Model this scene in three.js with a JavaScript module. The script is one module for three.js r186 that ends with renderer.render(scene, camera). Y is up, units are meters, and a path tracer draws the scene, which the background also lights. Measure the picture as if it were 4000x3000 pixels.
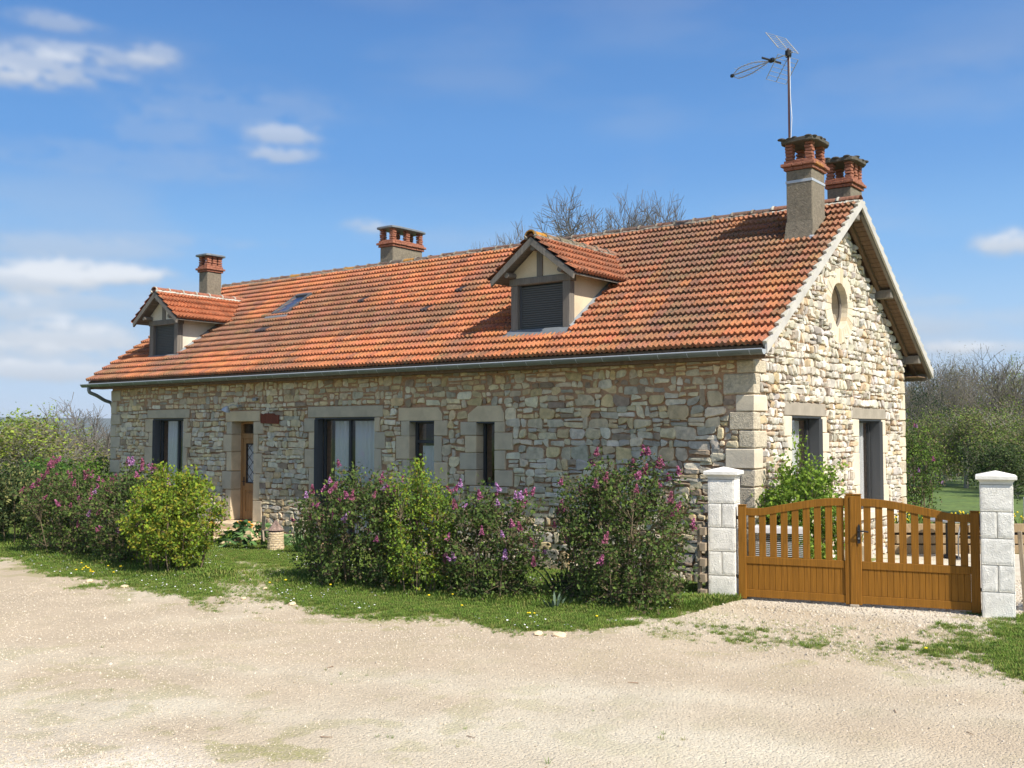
import * as THREE from 'three';
import { mergeGeometries } from 'three/addons/utils/BufferGeometryUtils.js';

// ------------------------------------------------------------------ camera, sky, sun, exposure
// World: x runs along the house front, y up, z out of the front wall towards the yard; the origin is the ground under the corner of front and gable.
const scene = new THREE.Scene();
const camera = new THREE.PerspectiveCamera(40.55, 4 / 3, 0.1, 9000);
const EYE = new THREE.Vector3(6.828, 2.4, 15.003), LOOK = new THREE.Vector3(-0.6090, 0.0475, -0.7917);
camera.position.copy(EYE);
camera.lookAt(EYE.clone().add(LOOK));
camera.updateMatrixWorld();
const SUN = new THREE.Vector3(0.95, 1.0, 0.215).normalize();
const sun = new THREE.DirectionalLight(new THREE.Color().setRGB(1.0, 0.94, 0.84), 4.3);
sun.position.copy(SUN).multiplyScalar(60);
sun.target.position.set(0, 0, 0);
sun.castShadow = true;
sun.shadow.mapSize.set(4096, 4096);
sun.shadow.camera.left = -35; sun.shadow.camera.right = 35; sun.shadow.camera.top = 35; sun.shadow.camera.bottom = -35;
sun.shadow.camera.near = 1; sun.shadow.camera.far = 160;
scene.add(sun, sun.target);
const renderer = new THREE.WebGLRenderer({ antialias: true });
renderer.setSize(1024, 768);
renderer.shadowMap.enabled = true;
renderer.toneMapping = THREE.LinearToneMapping;
const EXPOSURE = 1.42;
renderer.toneMappingExposure = EXPOSURE;

// ------------------------------------------------------------------ helpers: chance and noise
function rngOf(seed) { let a = seed >>> 0; return () => { a = (a + 0x6D2B79F5) >>> 0; let t = a; t = Math.imul(t ^ (t >>> 15), t | 1); t ^= t + Math.imul(t ^ (t >>> 7), t | 61); return ((t ^ (t >>> 14)) >>> 0) / 4294967296; }; }
const lerp = (a, b, t) => a + (b - a) * t, clamp = (v, a, b) => v < a ? a : v > b ? b : v;
const sstep = (a, b, v) => { const t = clamp((v - a) / (b - a), 0, 1); return t * t * (3 - 2 * t); };
function hash(x, y, s) { let h = Math.imul(x | 0, 374761393) ^ Math.imul(y | 0, 668265263) ^ Math.imul(s | 0, 2147483647 ^ 0x27d4eb2d); h = Math.imul(h ^ (h >>> 13), 1274126177); h ^= h >>> 16; return (h >>> 0) / 4294967296; }
function noise(x, y, s = 0, p = 0) {
  const xi = Math.floor(x), yi = Math.floor(y); let u = x - xi, v = y - yi; u = u * u * (3 - 2 * u); v = v * v * (3 - 2 * v);
  const w = p ? (k) => ((k % p) + p) % p : (k) => k;
  const x0 = w(xi), x1 = w(xi + 1), y0 = w(yi), y1 = w(yi + 1);
  return lerp(lerp(hash(x0, y0, s), hash(x1, y0, s), u), lerp(hash(x0, y1, s), hash(x1, y1, s), u), v);
}
function fbm(x, y, s = 0, oct = 4, p = 0) { let a = 0.5, r = 0, n = 0; for (let i = 0; i < oct; i++) { r += a * noise(x, y, s + i * 17, p); n += a; x *= 2; y *= 2; p *= 2; a *= 0.5; } return r / n; }
const toS = (v) => { v = clamp(v, 0, 1); return v <= 0.0031308 ? v * 12.92 : 1.055 * Math.pow(v, 1 / 2.4) - 0.055; };
const toL = (v) => { v /= 255; return v <= 0.04045 ? v / 12.92 : Math.pow((v + 0.055) / 1.055, 2.4); };
const lin = (r, g, b) => new THREE.Color().setRGB(r, g, b);
function tex(w, h, fn, srgb = true) {                                   // fn(u, v) gives linear r, g, b or one number
  const d = new Uint8Array(w * h * 4);
  for (let j = 0; j < h; j++) for (let i = 0; i < w; i++) {
    const c = fn((i + 0.5) / w, (j + 0.5) / h), k = (j * w + i) * 4, one = typeof c === 'number';
    for (let q = 0; q < 3; q++) { const v = one ? c : c[q]; d[k + q] = Math.round(255 * (srgb ? toS(v) : clamp(v, 0, 1))); }
    d[k + 3] = 255;
  }
  const t = new THREE.DataTexture(d, w, h); t.wrapS = t.wrapT = THREE.RepeatWrapping; t.magFilter = THREE.LinearFilter; t.minFilter = THREE.LinearMipmapLinearFilter; t.generateMipmaps = true;
  if (srgb) t.colorSpace = THREE.SRGBColorSpace;
  t.needsUpdate = true; return t;
}
const rep = (t, rx, ry = rx) => { const c = t.clone(); c.repeat.set(rx, ry); c.needsUpdate = true; return c; };

// ------------------------------------------------------------------ sky
{
  const W = 2048, H = 1024, d = new Float32Array(W * H * 4), R = rngOf(5);
  const stops = [[0, 208, 223, 240], [3, 190, 216, 243], [6, 168, 206, 243], [10, 137, 188, 240], [15, 107, 163, 227], [20, 92, 147, 213], [24, 82, 134, 202], [45, 60, 106, 174], [90, 48, 88, 152]];
  const grad = (e) => { let k = 0; while (k < stops.length - 2 && e > stops[k + 1][0]) k++; const a = stops[k], b = stops[k + 1], t = sstep(a[0], b[0], e) * 0.5 + clamp((e - a[0]) / (b[0] - a[0]), 0, 1) * 0.5; return [1, 2, 3].map((q) => toL(lerp(a[q], b[q], t)) / EXPOSURE); };
  const look = (px, py) => { const v = new THREE.Vector3((px - 2000) / 4060, (1500 - py) / 4060, -1).applyQuaternion(camera.quaternion).normalize(); return [Math.atan2(v.z, v.x) * 180 / Math.PI, Math.asin(v.y) * 180 / Math.PI]; };
  // clouds seen in the photograph: [px, py, half width, half height (photo pixels), strength]
  const seen = [[200, 85, 130, 30, 0.42], [150, 265, 230, 65, 0.62], [380, 225, 230, 34, 0.45], [600, 215, 80, 36, 0.46], [40, 300, 140, 36, 0.5], [1110, 530, 120, 38, 0.62], [1090, 605, 115, 32, 0.6], [600, 500, 160, 60, 0.16], [300, 1065, 210, 44, 0.95], [520, 1078, 130, 30, 0.9], [120, 1100, 190, 50, 0.8], [1440, 886, 90, 24, 0.6], [250, 1330, 230, 55, 0.7], [260, 1270, 120, 30, 0.6], [120, 1450, 260, 40, 0.75], [30, 1210, 160, 40, 0.55], [3950, 950, 110, 42, 0.85], [3720, 1355, 100, 24, 0.8], [3900, 1360, 140, 20, 0.55], [3650, 1180, 100, 22, 0.25], [3990, 1440, 60, 30, 0.6], [160, 960, 420, 40, 0.3], [700, 940, 300, 24, 0.2], [300, 1180, 300, 26, 0.35], [150, 1390, 360, 40, 0.45], [3700, 1260, 300, 40, 0.3], [900, 420, 380, 70, 0.16], [500, 640, 420, 60, 0.15], [3500, 300, 400, 60, 0.07]];
  const puffs = seen.map(([x, y, w, h, s]) => { const [a, e] = look(x, y); return { a, e, w: w / 71 / Math.cos(e * Math.PI / 180), h: h / 71, s }; });
  const az0 = look(2000, 1500)[0];
  for (let k = 0; k < 150; k++) { const a = R() * 360 - 180, e = 2 + 36 * R() * R(); let dd = Math.abs(a - az0); dd = Math.min(dd, 360 - dd); if (dd < 31) continue; puffs.push({ a, e, w: 1 + R() * 3.4, h: 0.3 + R() * 0.7, s: 0.3 + R() * 0.6 }); }
  for (let j = 0; j < H; j++) {
    const e = (j + 0.5) / H * 180 - 90, g = grad(Math.max(e, 0)), near = e > -2 ? puffs.filter((p) => Math.abs(p.e - e) < p.h * 2.6) : [];
    for (let i = 0; i < W; i++) {
      const a = (i + 0.5) / W * 360 - 180, k = (j * W + i) * 4;
      let c = 0, lit = 0;
      if (e > -2) {
        const n = fbm(a * 0.5 + 400, e * 1.5 + 40, 3, 5), n2 = fbm(a * 1.8 + 900, e * 4.2, 9, 5);
        for (const p of near) {
          let da = a - p.a; if (da > 180) da -= 360; if (da < -180) da += 360;
          const x = da / p.w, y = (e - p.e) / p.h, q = x * x + y * y * (y < 0 ? 1.6 : 1);
          if (q > 7) continue;
          const m = p.s * 0.92 * sstep(0.06, 0.85, Math.exp(-q * 0.85) * (0.55 + 1.5 * (n - 0.40) + 1.1 * (n2 - 0.42)) * 1.4);
          c = 1 - (1 - c) * (1 - m); lit += m * clamp(0.5 + y * 0.5, 0, 1);
        }
        const veil = sstep(0.42, 0.8, fbm(a * 0.10 + 50, e * 0.42 + 8, 21, 5)) * (0.17 + 0.40 * sstep(16, 2, e));
        c = 1 - (1 - c) * (1 - veil * 0.7);
      }
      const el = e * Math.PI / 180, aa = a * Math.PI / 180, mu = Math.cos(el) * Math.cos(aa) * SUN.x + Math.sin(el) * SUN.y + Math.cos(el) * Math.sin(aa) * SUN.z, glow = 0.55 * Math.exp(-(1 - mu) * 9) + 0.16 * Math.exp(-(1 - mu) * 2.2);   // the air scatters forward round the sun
      const t = clamp(0.74 + lit * 0.45, 0.7, 1.08) * 0.86 / EXPOSURE;
      const cl = [t * 0.90, t * 0.94, t * 1.0];
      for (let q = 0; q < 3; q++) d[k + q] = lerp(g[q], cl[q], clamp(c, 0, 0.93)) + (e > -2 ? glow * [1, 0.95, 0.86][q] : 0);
      d[k + 3] = 1;
    }
  }
  const sky = new THREE.DataTexture(d, W, H, THREE.RGBAFormat, THREE.FloatType);
  sky.mapping = THREE.EquirectangularReflectionMapping; sky.magFilter = THREE.LinearFilter; sky.minFilter = THREE.LinearFilter; sky.needsUpdate = true;
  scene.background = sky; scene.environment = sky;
}

// ------------------------------------------------------------------ helpers: geometry
const V3 = (x, y, z) => new THREE.Vector3(x, y, z);
class MB {                                                              // collects flat-shaded triangles with colour and uv in metres
  constructor() { this.p = []; this.c = []; this.u = []; this.col = [1, 1, 1]; this.hasUV = false; }
  color(r, g, b) { this.col = [r, g, b]; return this; }
  tri(a, b, c) { this.p.push(...a, ...b, ...c); for (let i = 0; i < 3; i++) this.c.push(...this.col); return this; }
  quad(a, b, c, d) { return this.tri(a, b, c).tri(a, c, d); }
  add(g, m) { const q = g.index ? g.toNonIndexed() : g, pos = q.attributes.position, v = V3(); for (let i = 0; i < pos.count; i++) { v.fromBufferAttribute(pos, i); if (m) v.applyMatrix4(m); this.p.push(v.x, v.y, v.z); this.c.push(...this.col); } return this; }
  geo(colors = true) {
    const g = new THREE.BufferGeometry();
    g.setAttribute('position', new THREE.Float32BufferAttribute(this.p, 3));
    if (colors) g.setAttribute('color', new THREE.Float32BufferAttribute(this.c, 3));
    g.computeVertexNormals(); boxUV(g); return g;
  }
}
function boxUV(g, off = 0) {                                            // uv in metres on the plane that a face looks along
  const p = g.attributes.position, n = g.attributes.normal, u = new Float32Array(p.count * 2);
  for (let i = 0; i < p.count; i++) {
    const ax = Math.abs(n.getX(i)), ay = Math.abs(n.getY(i)), az = Math.abs(n.getZ(i)), x = p.getX(i), y = p.getY(i), z = p.getZ(i);
    if (ax >= ay && ax >= az) { u[2 * i] = z; u[2 * i + 1] = y; } else if (ay >= az) { u[2 * i] = x; u[2 * i + 1] = z; } else { u[2 * i] = x; u[2 * i + 1] = y; }
    u[2 * i] += off; u[2 * i + 1] += off * 0.37;
  }
  g.setAttribute('uv', new THREE.BufferAttribute(u, 2)); return g;
}
function chamferBox(w, h, d, c, jit = 0, seed = 1) {                    // a box with cut edges, centred; jit roughens it
  const m = new MB(), R = rngOf(seed), vv = {};
  const vert = (k, sx, sy, sz) => {
    const id = `${k},${sx},${sy},${sz}`; if (vv[id]) return vv[id];
    const j = () => (R() - 0.5) * 2 * jit;
    return (vv[id] = [sx * (w / 2 - (k === 0 ? 0 : c)) + j(), sy * (h / 2 - (k === 1 ? 0 : c)) + j(), sz * (d / 2 - (k === 2 ? 0 : c)) + j()]);
  };
  const put = (...v) => { const a = V3(...v[0]), b = V3(...v[1]), e = V3(...v[2]); const n = b.clone().sub(a).cross(e.clone().sub(a)), mid = a.clone().add(b).add(e); if (n.dot(mid) < 0) v.reverse(); if (v.length === 3) m.tri(...v); else m.quad(...v); };
  for (const s of [-1, 1]) {
    put(vert(0, s, -1, -1), vert(0, s, 1, -1), vert(0, s, 1, 1), vert(0, s, -1, 1));
    put(vert(1, -1, s, -1), vert(1, 1, s, -1), vert(1, 1, s, 1), vert(1, -1, s, 1));
    put(vert(2, -1, -1, s), vert(2, 1, -1, s), vert(2, 1, 1, s), vert(2, -1, 1, s));
    for (const t of [-1, 1]) {
      put(vert(0, s, t, -1), vert(0, s, t, 1), vert(1, s, t, 1), vert(1, s, t, -1));
      put(vert(0, s, -1, t), vert(0, s, 1, t), vert(2, s, 1, t), vert(2, s, -1, t));
      put(vert(1, -1, s, t), vert(1, 1, s, t), vert(2, 1, s, t), vert(2, -1, s, t));
      for (const q of [-1, 1]) put(vert(0, s, t, q), vert(1, s, t, q), vert(2, s, t, q));
    }
  }
  return m.geo(false);
}
function box(x0, x1, y0, y1, z0, z1, c = 0.004, jit = 0, seed = 1) { const g = chamferBox(x1 - x0, y1 - y0, z1 - z0, c, jit, seed); g.translate((x0 + x1) / 2, (y0 + y1) / 2, (z0 + z1) / 2); return boxUV(g); }
function bar(a, b, w, h, c = 0.004, up = V3(0, 1, 0)) {                 // a squared bar from a to b
  const d = b.clone().sub(a), l = d.length(), z = d.normalize(), x = up.clone().cross(z).normalize(), y = z.clone().cross(x);
  const g = chamferBox(w, h, l, c); boxUV(g); g.applyMatrix4(new THREE.Matrix4().makeBasis(x, y, z).setPosition(a.clone().add(b).multiplyScalar(0.5))); return g;
}
function rod(pts, r, sides = 6, closed = false) { const c = new THREE.CatmullRomCurve3(pts.map((p) => V3(...p)), closed, 'catmullrom', 0.3); return new THREE.TubeGeometry(c, Math.max(2, (pts.length - 1) * 4), r, sides, closed); }
function stick(a, b, ra, rb, sides = 5) { const d = V3(b[0] - a[0], b[1] - a[1], b[2] - a[2]), l = d.length(); const g = new THREE.CylinderGeometry(rb, ra, l, sides, 1, false); g.translate(0, l / 2, 0); g.applyQuaternion(new THREE.Quaternion().setFromUnitVectors(V3(0, 1, 0), d.normalize())); g.translate(...a); return g; }
function lathe(pts, seg = 20) { return new THREE.LatheGeometry(pts.map(([r, y]) => new THREE.Vector2(r, y)), seg); }
function prism(pts, depth, bevel = 0) { const g = new THREE.ExtrudeGeometry(new THREE.Shape(pts.map(([x, y]) => new THREE.Vector2(x, y))), { depth, bevelEnabled: bevel > 0, bevelSize: bevel, bevelThickness: bevel, bevelSegments: 1 }); g.computeVertexNormals(); return g; }
const plain = (g) => { let q = g.index ? g.toNonIndexed() : g; if (!q.attributes.normal) q.computeVertexNormals(); if (!q.attributes.uv) boxUV(q); const o = new THREE.BufferGeometry(); for (const k of ['position', 'normal', 'uv']) o.setAttribute(k, q.attributes[k]); return o; };
const join = (list) => mergeGeometries(list.map(plain));

// ------------------------------------------------------------------ helpers: objects
const taken = {};
function numbered(n) { if (!(n in taken)) { taken[n] = 0; return n; } taken[n]++; return `${n}_${String(taken[n]).padStart(3, '0')}`; }
function shade(o) { o.castShadow = true; o.receiveShadow = true; return o; }
function mesh(name, g, m, parent) { const o = shade(new THREE.Mesh(Array.isArray(g) ? join(g) : g, m)); o.name = name; if (parent) parent.add(o); return o; }
function tag(o, label, category, group, kind) { o.userData.label = label; if (category) o.userData.category = category; if (group) o.userData.group = group; if (kind) o.userData.kind = kind; return o; }
function thing(name, label, category, [x, y, z] = [0, 0, 0], turn = 0, group) { const o = new THREE.Group(); o.name = numbered(name); o.position.set(x, y, z); o.rotation.y = turn; scene.add(o); return tag(o, label, category, group); }
function part(name, parent) { const o = new THREE.Group(); o.name = name; parent.add(o); return o; }
function structure(name, g, m, label) { const o = mesh(numbered(name), g, m, scene); o.userData.kind = 'structure'; if (label) o.userData.label = label; return o; }
function copies(name, g, m, list, parent, kind = 'stuff') {             // list of [Matrix4, Color]
  const o = shade(new THREE.InstancedMesh(g, m, list.length)); o.name = name;
  list.forEach(([mt, c], i) => { o.setMatrixAt(i, mt); if (c) o.setColorAt(i, c); });
  o.instanceMatrix.needsUpdate = true; if (kind) o.userData.kind = kind; parent.add(o); return o;
}

// ------------------------------------------------------------------ materials
const grain = tex(512, 512, (u, v) => { const f = fbm(u * 16, v * 16, 1, 5, 16), s = noise(u * 150, v * 150, 8, 150), b = fbm(u * 5, v * 5, 31, 3, 5); return clamp(0.60 + 0.54 * f + 0.26 * (b - 0.5) - (s > 0.84 ? 0.16 : 0) + (s < 0.1 ? 0.1 : 0), 0, 1); });
const rough = tex(512, 512, (u, v) => clamp(0.55 * fbm(u * 40, v * 40, 4, 4, 40) + 0.45 * fbm(u * 9, v * 9, 14, 3, 9), 0, 1), false);
const tileTex = tex(512, 512, (u, v) => {                                // fired clay with grime streaks and lichen spots
  const f = fbm(u * 22, v * 22, 2, 4, 22), st = fbm(u * 48, v * 5, 12, 3, 0) , big = fbm(u * 4, v * 4, 41, 4, 4);
  const sp = noise(u * 70, v * 70, 77, 70), sp2 = noise(u * 34, v * 34, 99, 34); let k = 0.62 + 0.42 * f - 0.28 * sstep(0.5, 0.75, st);
  let c = [k, k * lerp(0.92, 1.06, big), k * lerp(0.85, 1.15, big)];
  if (sp2 > 0.83 && big > 0.46) c = [0.52, 0.86, 1.0]; else if (sp > 0.86) c = [k * 0.5, k * 0.62, k * 0.75];
  return c;
});
const tileTexOld = tex(512, 512, (u, v) => {                             // old tiles: black moss, grey and yellow lichen in spots
  const f = fbm(u * 22, v * 22, 2, 4, 22), big = fbm(u * 6, v * 6, 45, 4, 6), sp = fbm(u * 26, v * 26, 77, 3, 26), k = 0.55 + 0.45 * f;
  let c = [k * 0.95, k, k * 1.05]; const m = sstep(0.56, 0.66, sp + 0.35 * (big - 0.5)); c = c.map((q, i) => lerp(q, [0.16, 0.32, 0.36][i], m * 0.85));
  const l = sstep(0.63, 0.70, fbm(u * 19, v * 19, 88, 3, 19) + 0.25 * (big - 0.5)); c = c.map((q, i) => lerp(q, [0.75, 1.0, 1.0][i], l * 0.8)); return c;
});
const woodTex = tex(256, 512, (u, v) => { const g = fbm(u * 40 + 3 * fbm(u * 3, v * 2, 5, 2), v * 3.0, 6, 4), k = fbm(u * 8, v * 1.5, 16, 2); return clamp(0.55 + 0.5 * g + 0.2 * (k - 0.5) - (noise(u * 90, v * 4, 3) > 0.82 ? 0.15 : 0), 0, 1); });
const blotch = tex(512, 512, (u, v) => clamp(0.74 + 0.34 * fbm(u * 5, v * 5, 52, 5, 5) + 0.06 * (noise(u * 120, v * 120, 5, 120) - 0.5), 0, 1));
const squiggle = tex(512, 512, (u, v) => { const wx = u * 26 + 2.4 * fbm(u * 10, v * 10, 61, 2, 10), wy = v * 26 + 2.4 * fbm(u * 10, v * 10, 71, 2, 10); return clamp(1.5 * Math.abs(fbm(wx, wy, 66, 3) - 0.5) * 2, 0, 1); }, false);
const std = (o) => new THREE.MeshStandardMaterial({ roughness: 0.9, metalness: 0, ...o });
const M = {
  stone: std({ vertexColors: true, map: grain, bumpMap: rough, bumpScale: 0.008, roughness: 0.95 }),
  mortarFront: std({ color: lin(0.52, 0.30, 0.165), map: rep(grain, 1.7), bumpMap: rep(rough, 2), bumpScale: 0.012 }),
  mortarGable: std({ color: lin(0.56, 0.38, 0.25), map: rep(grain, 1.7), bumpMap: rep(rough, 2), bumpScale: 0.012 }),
  tile: std({ vertexColors: true, map: tileTex, roughness: 0.88, bumpMap: rep(rough, 2), bumpScale: 0.003 }),
  tileOld: std({ vertexColors: true, map: tileTexOld, roughness: 0.92, bumpMap: rep(rough, 2), bumpScale: 0.004 }),
  ridge: std({ vertexColors: true, map: tileTex, roughness: 0.92 }),
  boards: std({ color: lin(0.20, 0.125, 0.07), map: rep(woodTex, 1, 1) }),
  oldWood: std({ color: lin(0.235, 0.205, 0.17), map: rep(woodTex, 2, 1), bumpMap: rep(rough, 3), bumpScale: 0.004 }),
  barge: std({ color: lin(0.56, 0.53, 0.48), map: rep(blotch, 1) }),
  whiteMortar: std({ color: lin(0.60, 0.57, 0.48), map: rep(grain, 2), bumpMap: rep(rough, 2), bumpScale: 0.01 }),
  greyMortar: std({ color: lin(0.30, 0.26, 0.20), map: rep(grain, 2), bumpMap: rep(rough, 2), bumpScale: 0.015 }),
  zinc: std({ color: lin(0.20, 0.22, 0.205), roughness: 0.45, metalness: 0.35, map: rep(blotch, 1) }),
  zincPale: std({ color: lin(0.50, 0.53, 0.56), roughness: 0.5, metalness: 0.3 }),
  flashing: std({ color: lin(0.23, 0.25, 0.265), roughness: 0.55, metalness: 0.25, map: rep(blotch, 2) }),
  dark: std({ color: lin(0.035, 0.037, 0.040), roughness: 0.5 }),
  shutter: std({ color: lin(0.085, 0.088, 0.082), roughness: 0.55 }),
  shutterPanel: std({ color: lin(0.075, 0.078, 0.082), roughness: 0.5 }),
  black: std({ color: lin(0.015, 0.015, 0.016), roughness: 0.6 }),
  glass: new THREE.MeshPhysicalMaterial({ color: 0xffffff, transmission: 1, thickness: 0, roughness: 0.02, ior: 1.5 }),
  curtain: new THREE.MeshPhysicalMaterial({ color: lin(0.82, 0.83, 0.82), roughness: 1, transmission: 0.35, thickness: 0 }),
  plaster: std({ color: lin(0.74, 0.60, 0.41), map: rep(blotch, 0.7), bumpMap: rep(rough, 2), bumpScale: 0.004 }),
  plasterPale: std({ color: lin(0.78, 0.69, 0.55), map: rep(blotch, 0.7), bumpMap: rep(rough, 2), bumpScale: 0.004 }),
  roughcast: std({ color: lin(0.255, 0.215, 0.155), map: rep(grain, 2.2), bumpMap: rep(rough, 3), bumpScale: 0.014 }),
  brick: std({ color: lin(0.37, 0.145, 0.085), map: rep(grain, 2), bumpMap: rep(rough, 3), bumpScale: 0.005 }),
  brickLichen: std({ color: lin(0.46, 0.20, 0.06), map: rep(grain, 2), bumpMap: rep(rough, 3), bumpScale: 0.005 }),
  slab: std({ color: lin(0.12, 0.105, 0.08), map: rep(grain, 2), bumpMap: rep(rough, 2), bumpScale: 0.02 }),
  dressed: std({ color: lin(0.66, 0.53, 0.355), map: rep(blotch, 1.3), bumpMap: rep(rough, 3), bumpScale: 0.006 }),
  dressedGrey: std({ color: lin(0.57, 0.485, 0.35), map: rep(blotch, 1.3), bumpMap: rep(rough, 3), bumpScale: 0.006 }),
  dressedPale: std({ color: lin(0.74, 0.585, 0.375), map: rep(blotch, 1.3), bumpMap: rep(rough, 3), bumpScale: 0.006 }),
  dressedWhite: std({ color: lin(0.76, 0.655, 0.49), map: rep(blotch, 1.3), bumpMap: rep(rough, 3), bumpScale: 0.006 }),
  quoin: std({ color: lin(0.68, 0.585, 0.43), map: rep(grain, 2), bumpMap: rep(squiggle, 1.6), bumpScale: 0.007 }),
  concrete: std({ color: lin(0.38, 0.33, 0.26), map: rep(blotch, 2) }),
  oak: std({ color: lin(0.44, 0.235, 0.085), map: rep(woodTex, 2, 1), roughness: 0.6 }),
  gate: new THREE.MeshPhysicalMaterial({ color: lin(0.32, 0.140, 0.016), map: rep(woodTex, 3, 1.2), roughness: 0.7, specularIntensity: 0.45 }),
  pillar: std({ color: lin(0.94, 0.905, 0.82), map: rep(blotch, 1.7), bumpMap: rep(squiggle, 3.1), bumpScale: 0.0045 }),
  pillarCap: std({ color: lin(0.92, 0.885, 0.80), map: rep(blotch, 2), bumpMap: rep(rough, 3), bumpScale: 0.004 }),
  greyWood: std({ color: lin(0.42, 0.33, 0.23), map: rep(woodTex, 2, 1) }),
  sleeper: std({ color: lin(0.40, 0.285, 0.16), map: rep(woodTex, 1, 3) }),
  whiteMetal: std({ color: lin(0.75, 0.76, 0.78), roughness: 0.4 }),
  greyMetal: std({ color: lin(0.34, 0.35, 0.36), roughness: 0.4, metalness: 0.3 }),
  rust: std({ color: lin(0.13, 0.055, 0.045), roughness: 0.7 }),
  alu: std({ color: lin(0.45, 0.45, 0.44), roughness: 0.4, metalness: 0.4 }),
  plaque: std({ color: lin(0.23, 0.058, 0.025), map: rep(woodTex, 2, 1) }),
  interior: std({ color: lin(0.10, 0.095, 0.09) }),
  bark: std({ color: lin(0.20, 0.175, 0.145), map: rep(grain, 2) }),
  barkPale: std({ color: lin(0.34, 0.32, 0.27), map: rep(grain, 2) }),
  stem: std({ color: lin(0.20, 0.15, 0.09) }),
  leaf: new THREE.MeshPhysicalMaterial({ color: 0xffffff, roughness: 0.95, specularIntensity: 0.3, transmission: 0.3, thickness: 0 }),
  petal: std({ vertexColors: true, roughness: 0.9 }),
  grass: new THREE.MeshPhysicalMaterial({ color: 0xffffff, roughness: 0.95, specularIntensity: 0.3, transmission: 0.22, thickness: 0 }),
  pebble: std({ color: 0xffffff, roughness: 0.95 }),
};

// ------------------------------------------------------------------ setting: ground, yard, hills
const EDGE = [[-60, 4.6], [-20, 4.9], [-12.62, 5.38], [-10.4, 5.59], [-8.35, 5.8], [-5.41, 5.8], [-3.57, 5.56], [-2.02, 5.19], [-0.73, 4.72], [-0.1, 4.15], [0.12, 3.4], [0.2, 2.6], [0.14, 1.7], [0.1, 1.0]];
const EDGE_R = [[0.1, 3.36], [0.85, 3.0], [1.75, 2.95], [2.6, 3.25], [3.4, 4.0], [5.0, 6.2], [9, 12]];   // [z, x]
const at1 = (list, t) => { if (t <= list[0][0]) return list[0][1]; for (let i = 1; i < list.length; i++) if (t <= list[i][0]) return lerp(list[i - 1][1], list[i][1], (t - list[i - 1][0]) / (list[i][0] - list[i - 1][0])); return list[list.length - 1][1]; };
function edgeDist(x, z) {                                               // > 0 on the lawn (roughly metres inside its border)
  let d;
  if (x < 0.22) d = Math.min(at1(EDGE, x) - z, x > -0.9 && z > 0.9 ? 0.18 - x + 0.15 * (4.2 - z) * (z < 4.2 ? 0 : 1) : 9);
  else d = -0.3;
  if (x > 0.22) { d = x > 3.0 && z > 0.05 ? (x - at1(EDGE_R, z)) * 0.8 : -1; if (x > 3.0 && z > 0.05 && z > 3.6) d = Math.min(d, 4.2 + (x - 4.5) * 0.2 - z); }
  if (x > 3.75 && z <= 0.3) d = 0.6;
  if (x > 0.0 && z < -7.6) d = 1;
  if (x > 0.0 && x < 0.5 && z < -5.2 && z > -7.6) d = 0.1;
  return d;
}
function grassAmount(x, z) {
  const d = edgeDist(x, z), n = fbm(x * 1.1 + 30, z * 1.1 + 60, 5, 4) - 0.5, n2 = fbm(x * 4.5, z * 4.5, 15, 3) - 0.5;
  let g = sstep(-0.22, 0.62, d + n * 1.5 + n2 * 0.9);
  const path = Math.hypot((x + 7.0 + (z - 4) * -0.9) / 0.9, (z - 4.1) / 2.2);         // worn way from the door steps to the yard
  if (x < -2) g *= 1 - 0.8 * sstep(1.25, 0.4, path + n * 1.6 + n2 * 0.8);
  // tufts on the apron in front of the gate
  const ap = sstep(1.6, 0.2, Math.hypot((x - 3.1) / 2.0, (z - 3.2 - (x - 3) * 0.12) / 0.75)) + 0.8 * sstep(1.6, 0.2, Math.hypot((x - 1.0) / 1.5, (z - 3.6) / 0.5));
  g = Math.max(g, ap * (0.16 * sstep(0.4, 0.7, fbm(x * 9, z * 11, 27, 2)) + sstep(0.52, 0.78, 0.55 * fbm(x * 2.3 + 7, z * 3.4 + 2, 25, 4) + 0.45 * fbm(x * 7, z * 9, 26, 3)) * 0.85));
  const weeds = sstep(5, 1.5, x) * sstep(6.6, 8.5, z + 0.25 * x); if (weeds > 0) g = Math.max(g, weeds * 0.35 * sstep(0.70, 0.82, 0.5 * fbm(x * 1.7 + 4, z * 2.6, 29, 3) + 0.5 * fbm(x * 6, z * 8, 28, 3)));
  return g;
}
function moss(x, z) {                                                   // yellowish low growth in the gravel
  const d = edgeDist(x, z), n = fbm(x * 3.2 + 5, z * 3.2, 33, 4);
  const near = sstep(-1.3, 0.1, d) * 0.95, left = 0.45 * sstep(-3.5, 0.5, z - 8.6 + 0.25 * x) * sstep(4.5, 1.0, x), corner = sstep(2.6, 0.4, Math.hypot((x - 1.0) / 1.3, (z - 10.2) / 0.8)) * 0.9, apron = sstep(2.2, 0.6, Math.hypot((x - 2.2) / 2.6, (z - 3.3) / 0.9)) * 0.9;
  return sstep(0.52, 0.68, n) * Math.max(near, corner, apron, left, 0.12);
}
const YX0 = -21, YX1 = 10, YZ0 = -9, YZ1 = 16;
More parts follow.
